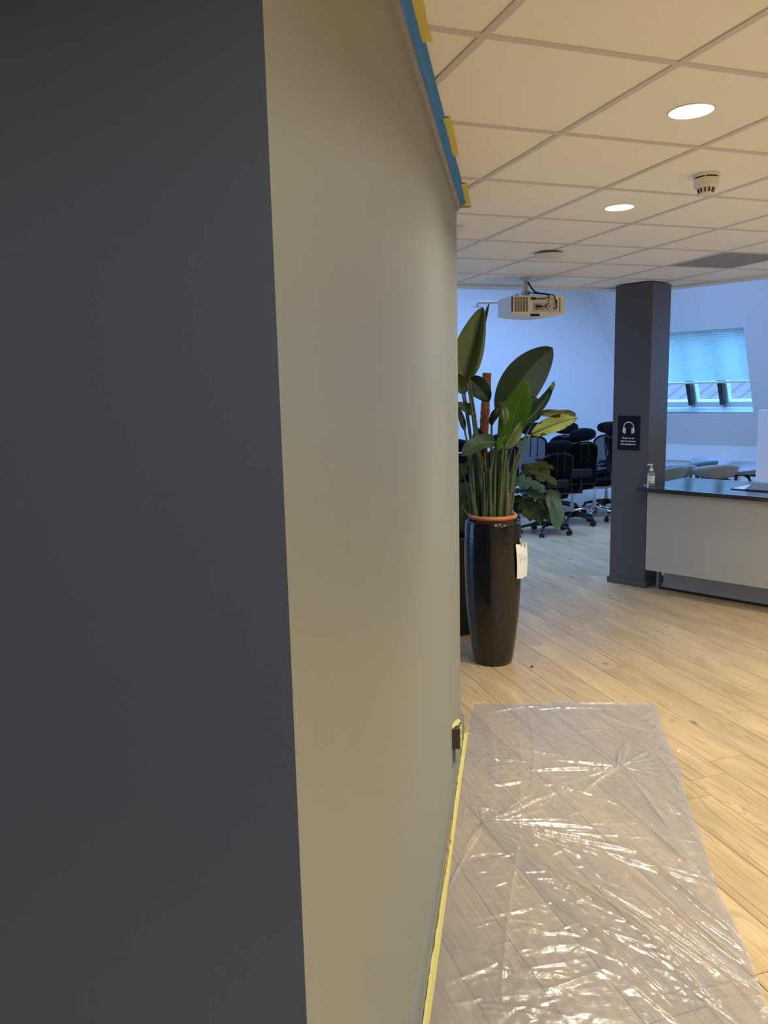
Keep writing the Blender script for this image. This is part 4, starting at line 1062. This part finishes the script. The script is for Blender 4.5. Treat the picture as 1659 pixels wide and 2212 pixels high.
plant = thing('bird_of_paradise', 'big bird-of-paradise plant with paddle leaves in the tall glazed pot', 'plant', PO + Vector((0, 0, 0.80)))
def pl(v): return Vector(v) - (PO + Vector((0, 0, 0.80)))
MB().lathe([(0.100, 0.02), (0.135, 0.14), (0.136, 0.158), (0.152, 0.160), (0.158, 0.168), (0.158, 0.180), (0.150, 0.188), (0.140, 0.186), (0.134, 0.176), (0.130, 0.14)], 48, close=False).build('terracotta_pot', M_TERRA, plant, smooth=True)
MB().lathe([(0.002, 0.150), (0.08, 0.147), (0.133, 0.143)], 32, close=False).build('soil', M_SOIL, plant, smooth=True)

LM = {'olive2': leaf_mat('leaf_olive_dark', (0.050, 0.068, 0.016), (0.07, 0.09, 0.025), 0.3),
      'olive': leaf_mat('leaf_olive', (0.15, 0.185, 0.055), (0.19, 0.22, 0.07), 0.45),
      'dark': leaf_mat('leaf_dark', (0.011, 0.025, 0.011), (0.016, 0.034, 0.015), 0.08),
      'bright': leaf_mat('leaf_bright', (0.055, 0.130, 0.010), (0.085, 0.17, 0.018), 0.55),
      'grey': leaf_mat('leaf_greygreen', (0.035, 0.060, 0.032), (0.055, 0.085, 0.045), 0.2),
      'pale': leaf_mat('leaf_pale', (0.16, 0.19, 0.08), (0.20, 0.23, 0.10), 0.4),
      'wither': leaf_mat('leaf_withered', (0.26, 0.30, 0.07), (0.45, 0.46, 0.16), 0.35, spots=(0.05, 0.022, 0.008)),
      'blue': leaf_mat('leaf_bluegreen', (0.065, 0.125, 0.115), (0.10, 0.17, 0.15), 0.15, rough=0.32)}
M_STEM = mat('green_stem', (0.052, 0.078, 0.030), 0.5, var=0.3, vscale=18)
M_STEM2 = mat('dry_stem', (0.105, 0.085, 0.045), 0.7, var=0.3, vscale=18)

def leaf(parent, org, base, tip, width, m, name='leaf', bow=(0, 0, 0), face=(0, -1, 0), fold=0.25, fold2=None, curl=0.0, shape=0.9, wave=0.012, n=22, k=6, rib=True, twist=0.0, lobes=0):
    """blade from base to tip; face = side turned to; fold = how far the halves lift; curl = margin roll"""
    a, c = Vector(base), Vector(tip); b_ = (a + c) / 2 + Vector(bow)
    ctr = bez(a, b_, c, n + 1)
    face = Vector(face).normalized()
    if fold2 is None: fold2 = fold
    rows = []; uv = []
    rs = random.Random(hash((round(a.x, 3), round(c.z, 3))) & 0xffff)
    ph = rs.uniform(0, 6)
    for i in range(n + 1):
        t = i / n
        tan = (ctr[min(i + 1, n)] - ctr[max(i - 1, 0)]).normalized()
        f_ = Matrix.Rotation(twist * t, 3, tan) @ face
        side = tan.cross(f_).normalized(); nor = side.cross(tan).normalized()
        w = width / 2 * max(0.004, math.sin(PI * (t ** shape)) ** 0.62) if 0 < t < 1 else 0.004
        row = []
        for j in range(-k, k + 1):
            s_ = j / k; fd = fold if s_ < 0 else fold2
            ww_ = w
            if lobes and abs(s_) > 0.35:
                cut = 0.5 + 0.5 * math.cos(2 * PI * lobes * (t - 0.2 * abs(s_)))
                ww_ = w * (1 - 0.65 * (cut ** 6) * (abs(s_) - 0.35) / 0.65)
            ang = fd + curl * s_ * s_ * (1 if s_ > 0 else 0.4)
            x = ww_ * abs(s_) * math.cos(ang); y = ww_ * abs(s_) * math.sin(ang)
            y += wave * math.sin(9 * t + ph + (2.2 if s_ > 0 else 0)) * s_ * s_
            row.append(ctr[i] + side * (x * (1 if s_ > 0 else -1)) + nor * y - Vector(org)); uv.append((0.5 + s_ / 2, t))
        rows.append(row)
    mb = MB().grid(rows); mb.uv = uv
    o = mb.build(name, m, parent, smooth=True)
    if rib:
        MB().tube([ctr[i] - Vector(org) for i in range(0, n + 1, 2)], [0.006 * (1 - 0.8 * i / n) + 0.001 for i in range(0, n + 1, 2)], 6).build('midrib', M_STEM, o, smooth=True)
    return o
PORG = PO + Vector((0, 0, 0.80))
def stem(parent, org, foot, top, bow=(0, 0, 0), r0_=0.012, r1_=0.005, m=None, name='stalk'):
    a, c = Vector(foot), Vector(top); P_ = bez(a, (a + c) / 2 + Vector(bow), c, 12)
    rr_ = [r0_ + (r1_ - r0_) * (i / 11) for i in range(12)]
    return MB().tube([p - Vector(org) for p in P_], rr_, 8).build(name, m or M_STEM, parent, smooth=True)
def soilpt(u, dy=0.0):
    p = PY(u, 1108, PO.y + dy); return Vector((p.x, p.y, 0.935))
S_ = FPX
Y0 = PO.y
# (stalk foot px, foot depth, leaf base px, leaf tip px, depth base, depth tip, width px, material, kwargs)
LV = [
 (1042, 0.00, (1008, 818), (1043, 664), 0.00, 0.06, 88, 'olive', dict(fold=0.05, fold2=0.30, curl=0.9, bow=(0.005, 0, 0.0), shape=0.60, wave=0.004, face=(-0.15, -1, -0.1))),
 (1045, 0.03, (1013, 812), (1056, 656), 0.06, 0.10, 40, 'olive', dict(fold=0.9, fold2=0.9, curl=0.5, shape=0.8)),
 (1070, 0.05, (1082, 905), (1194, 752), 0.10, 0.22, 92, 'dark', dict(fold=0.15, fold2=0.25, bow=(-0.05, 0, 0.05), shape=0.85, wave=0.006)),
 (1072, 0.06, (1080, 890), (1140, 772), 0.16, 0.20, 56, 'dark', dict(fold=0.35, fold2=0.3, bow=(-0.03, 0, 0.02))),
 (1078, -0.04, (1094, 958), (1141, 822), -0.06, -0.04, 66, 'bright', dict(fold=0.35, fold2=0.55, bow=(-0.02, 0, 0.02), shape=0.75)),
 (1080, -0.03, (1118, 925), (1197, 824), 0.02, 0.06, 44, 'grey', dict(fold=0.5, fold2=0.8, curl=0.6, bow=(0.05, 0, -0.03), shape=0.7)),
 (1082, 0.02, (1160, 897), (1244, 896), 0.05, 0.02, 22, 'olive', dict(fold=1.0, fold2=0.6, bow=(0.0, 0, 0.02), face=(0, -1, 0.6))),
 (1090, -0.03, (1146, 939), (1248, 902), -0.02, -0.05, 38, 'wither', dict(fold=0.2, fold2=0.3, bow=(0.0, 0, 0.02), face=(0.1, -1, 0.35), wave=0.014)),
 (1062, -0.06, (1062, 918), (1092, 868), -0.04, -0.10, 46, 'dark', dict(fold=0.4, fold2=1.2, curl=1.0, shape=0.9)),
 (1050, -0.07, (1072, 958), (998, 985), -0.09, -0.16, 40, 'grey', dict(fold=0.25, fold2=0.4, bow=(-0.01, 0, 0.07), face=(0, -1, 0.7))),
 (1046, 0.05, (1008, 818), (1056, 868), 0.10, 0.08, 46, 'dark', dict(fold=0.3, fold2=0.3, bow=(0.02, 0, 0.02))),
 (1034, 0.06, (998, 846), (984, 744), 0.10, 0.16, 44, 'dark', dict(fold=0.2, fold2=0.5)),
 (1036, 0.02, (1027, 896), (982, 874), 0.04, 0.02, 26, 'grey', dict(fold=0.5, fold2=0.3, bow=(0.0, 0, 0.02), face=(0, -1, 0.3))),
 (1030, 0.03, (1004, 850), (986, 812), 0.05, 0.05, 34, 'olive', dict(fold=0.4, fold2=0.4)),
 (1084, -0.05, (1093, 972), (1126, 912), -0.08, -0.10, 26, 'pale', dict(fold=0.6, fold2=0.2, bow=(0.02, 0, 0.01))),
 (1074, -0.06, (1092, 940), (1076, 974), -0.10, -0.12, 24, 'bright', dict(fold=0.3, fold2=0.6, bow=(-0.02, 0, 0.0))),
 (1060, 0.06, (1120, 900), (1168, 866), 0.12, 0.14, 60, 'grey', dict(fold=0.2, fold2=0.3)),
 (1028, -0.02, (1004, 930), (990, 880), 0.03, 0.02, 16, 'grey', dict(fold=0.5, fold2=0.5)),
]
for fu, fd, bp_, tp_, yb_, yt_, wpx, mk, kw in LV:
    B_ = PY(bp_[0], bp_[1], Y0 + yb_); T_ = PY(tp_[0], tp_[1], Y0 + yt_)
    f_ = soilpt(fu, fd)
    bow = Vector(((f_.x - B_.x) * 0.25, 0, 0.06))
    stem(plant, PORG, f_, B_, bow, 0.0135, 0.006)
    leaf(plant, PORG, B_, T_, wpx * Y0 / S_, LM[mk], **kw)
# pale curled margin on the dark cupped leaf
leaf(plant, PORG, PY(1085, 918, Y0 - 0.12), PY(1078, 868, Y0 - 0.13), 15 * Y0 / S_, LM['pale'], bow=(0.06, 0, 0), fold=0.3)
leaf(plant, PORG, PY(1190, 842, Y0 + 0.03), PY(1197, 823, Y0 + 0.0), 13 * Y0 / S_, LM['wither'], fold=0.8, rib=False)
# sheathing stalks round the clump
rs = random.Random(11)
for i in range(64):
    u = 1024 + 74 * (i / 63) + rs.uniform(-2, 2); dd = rs.uniform(-0.09, 0.08)
    f_ = soilpt(u, dd)
    tu = 1058 + (u - 1060) * rs.uniform(1.1, 1.75) + rs.uniform(-5, 5); tv = rs.uniform(950, 1050)
    T_ = PY(tu, tv, Y0 + dd * 1.2)
    stem(plant, PORG, f_, T_, (rs.uniform(-.01, .01), 0, 0), rs.uniform(0.010, 0.019), rs.uniform(0.0015, 0.004), M_STEM2 if i % 9 == 2 else M_STEM)
for u, v, u2, v2 in ((1094, 1108, 1097, 1065), (1004, 1108, 998, 1092), (1085, 1108, 1095, 1102)):
    stem(plant, PORG, soilpt(u, -0.08) if u != 1004 else PY(1010, 1112, Y0 - 0.1), PY(u2, v2, Y0 - 0.09), (0, 0, 0), 0.016 if u == 1094 else 0.004, 0.012 if u == 1094 else 0.003, M_STEM2 if u != 1004 else M_STEM)

# ---- note taped on the pot
def on_pot(a, z, extra): r_ = 0.186 + extra; return Vector((r_ * math.cos(a), r_ * math.sin(a), z))
th = R(-45)                       # where the sheet touches; the far half stands off the pot
nt_ = thing('paper_note', 'white paper note with pencil scrawl taped to the glazed pot', 'note', PO + Vector((0, 0, 0.585)))
rad = Vector((math.cos(th), math.sin(th), 0)); tang = Vector((-math.sin(th), math.cos(th), 0))
def sheet(s_, z):                 # s along the tangent, from the viewer's side to the far side
    out = 0.189 + 0.006 * math.sin(z * 14)
    k = -0.10 * max(0, s_ - 0.055) - 2.2 * max(0, s_ - 0.075) ** 2
    return rad * (out + k) + tang * s_ + Vector((0, 0, z))
rows = [[sheet(-0.014 + 0.014 * (1 - z / 0.22) + 0.135 * i / 12, z - 0.02 * i / 12 + (0.010 if i > 6 else 0)) for i in range(13)] for z in [0.225 * j / 8 for j in range(9)]]
pp = MB().grid(rows).build('sheet', M_PAPER, nt_, smooth=False, solid=0.0006)
M_TP = mat('grey_tape', (0.30, 0.30, 0.30), 0.35)
for s0, zz in ((0.045, 0.228), (0.085, 0.212)):
    q = [[sheet(s0 + ds, zz + dz) + rad * (0.0016 if dz <= 0 else -0.003) for ds in (-0.012, 0.012)] for dz in (-0.022, 0.0, 0.026)]
    MB().grid(q).build('tape', M_TP, nt_, solid=0.0005)
def scrawl(pts, nm):
    out = []
    for s_, z in pts: out.append(sheet(s_, z) + rad * 0.0016)
    MB().tube(out, 0.0009, 5).build('pencil_stroke', M_INK, pp)
scrawl([(0.0249, 0.1596), (0.0173, 0.1628), (0.0116, 0.1533), (0.0154, 0.1418), (0.0249, 0.1323), (0.0287, 0.1176), (0.023, 0.105), (0.0126, 0.1061)], 'S')
scrawl([(0.0363, 0.1103), (0.0373, 0.1344), (0.0382, 0.1554), (0.0458, 0.1575), (0.0505, 0.148), (0.0458, 0.1376), (0.0382, 0.1333)], 'P')
scrawl([(0.0534, 0.1239), (0.0591, 0.1302), (0.0667, 0.127), (0.0648, 0.1113)], 'r')
scrawl([(0.0914, 0.1344), (0.0838, 0.1344), (0.0829, 0.1239), (0.0924, 0.1176), (0.0933, 0.105), (0.0847, 0.0998)], 's')

# ================================================================== SECOND PLANT BEHIND (moss pole, split leaves)
P2 = Vector((0.60, 5.62, 0))
pl2 = thing('square_planter', 'dark square planter standing close behind the glazed pot', 'planter', P2, GA)
prm = MB()
o_ = 0.17
prm.add([(-o_, -o_, 0), (o_, -o_, 0), (o_, o_, 0), (-o_, o_, 0), (-o_, -o_, 0.72), (o_, -o_, 0.72), (o_, o_, 0.72), (-o_, o_, 0.72)], [(3, 2, 1, 0), (0, 1, 5, 4), (1, 2, 6, 5), (2, 3, 7, 6), (3, 0, 4, 7)])
prm.build('body', mat('planter_black', (0.004, 0.004, 0.005), 0.5, spec=0.3), pl2, solid=0.012)
MB().box((-o_ + .01, -o_ + .01, 0.60), (o_ - .01, o_ - .01, 0.66)).build('soil', M_SOIL, pl2)
p2 = thing('split_leaf_plant', 'climbing split-leaf plant tied to a brown moss pole behind the tall pot', 'plant', P2 + Vector((0, 0, 0.66)))
O2 = P2 + Vector((0, 0, 0.66))
mb = MB(); pole_t = PY(1052, 806, 5.70); pole_b = Vector((P2.x + 0.10, P2.y + 0.02, 0.66))
rsx = random.Random(2)
pp_ = [pole_b.lerp(pole_t, i / 60) - O2 for i in range(61)]
mb.tube(pp_, [0.031 + rsx.uniform(-.003, .003) for _ in range(61)], 16)
mb.v = [(x + rsx.uniform(-.003, .003), y + rsx.uniform(-.003, .003), z) for x, y, z in mb.v]
def moss():
    return mat('coir_moss', (0.26, 0.10, 0.035), 0.95, bump=1.0, bscale=160, var=0.35, vscale=45)
mb.build('moss_pole', moss(), p2)
ML = [
 ((1120, 1040), (1196, 1012), 34, 'olive2', dict(bow=(0, 0, 0.10), face=(0, -1, 0.8), fold=0.2, fold2=0.5, lobes=3), 0.0),
 ((1140, 1020), (1202, 1050), 36, 'olive2', dict(bow=(0.02, 0, 0.05), face=(0.2, -1, 0.5), fold=0.3, fold2=0.3, lobes=2), -0.06),
 ((1105, 1042), (1178, 1062), 44, 'blue', dict(bow=(0, 0, 0.05), face=(0, -0.7, 1), lobes=5, fold=0.15), -0.10),
 ((1110, 1060), (1182, 1078), 36, 'blue', dict(bow=(0, 0, 0.03), face=(0, -0.7, 1), lobes=5, fold=0.15), -0.06),
 ((1185, 1062), (1203, 1146), 40, 'blue', dict(bow=(0.03, 0, 0.02), face=(0.2, -1, 0.3), fold=0.15, fold2=0.3), -0.14),
 ((1188, 1058), (1196, 1095), 32, 'olive2', dict(bow=(0.02, 0, 0.02), face=(0.3, -1, 0.3), fold=0.3), -0.10),
 ((1120, 1075), (1146, 1126), 34, 'grey', dict(bow=(0.02, 0, 0.02), lobes=3), -0.02),
 ((1140, 1078), (1168, 1134), 34, 'grey', dict(bow=(0.02, 0, 0.02), lobes=3), 0.0),
 ((1160, 1078), (1188, 1130), 34, 'dark', dict(bow=(0.02, 0, 0.02), lobes=3), 0.04),
 ((1100, 1070), (1128, 1110), 34, 'dark', dict(bow=(0.02, 0, 0.02), lobes=2), 0.02),
 ((1015, 1045), (992, 1085), 46, 'grey', dict(bow=(-0.03, 0, 0.02), lobes=2), -0.02),
 ((1010, 1080), (1000, 1150), 44, 'olive2', dict(bow=(-0.03, 0, 0.02)), -0.06),
 ((1012, 1000), (990, 1040), 30, 'grey', dict(bow=(-0.03, 0, 0.02), lobes=2), 0.02),
 ((1030, 1010), (1012, 960), 30, 'dark', dict(bow=(-0.02, 0, 0.02)), 0.05),
 ((1040, 990), (1034, 925), 34, 'dark', dict(bow=(-0.02, 0, 0.02)), 0.05),
]
for bp_, tp_, wpx, mk, kw, dy in ML:
    Yb = 5.55 + dy
    B_ = PY(bp_[0], bp_[1], Yb); T_ = PY(tp_[0], tp_[1], Yb - 0.06)
    f_ = pole_b.lerp(pole_t, max(0.03, min(0.6, (B_.z - 0.75) * 0.45)))
    stem(p2, O2, f_, B_, (0, 0, 0.04), 0.008, 0.004, name='leaf_stalk')
    leaf(p2, O2, B_, T_, wpx * Yb / S_, LM[mk], **kw)
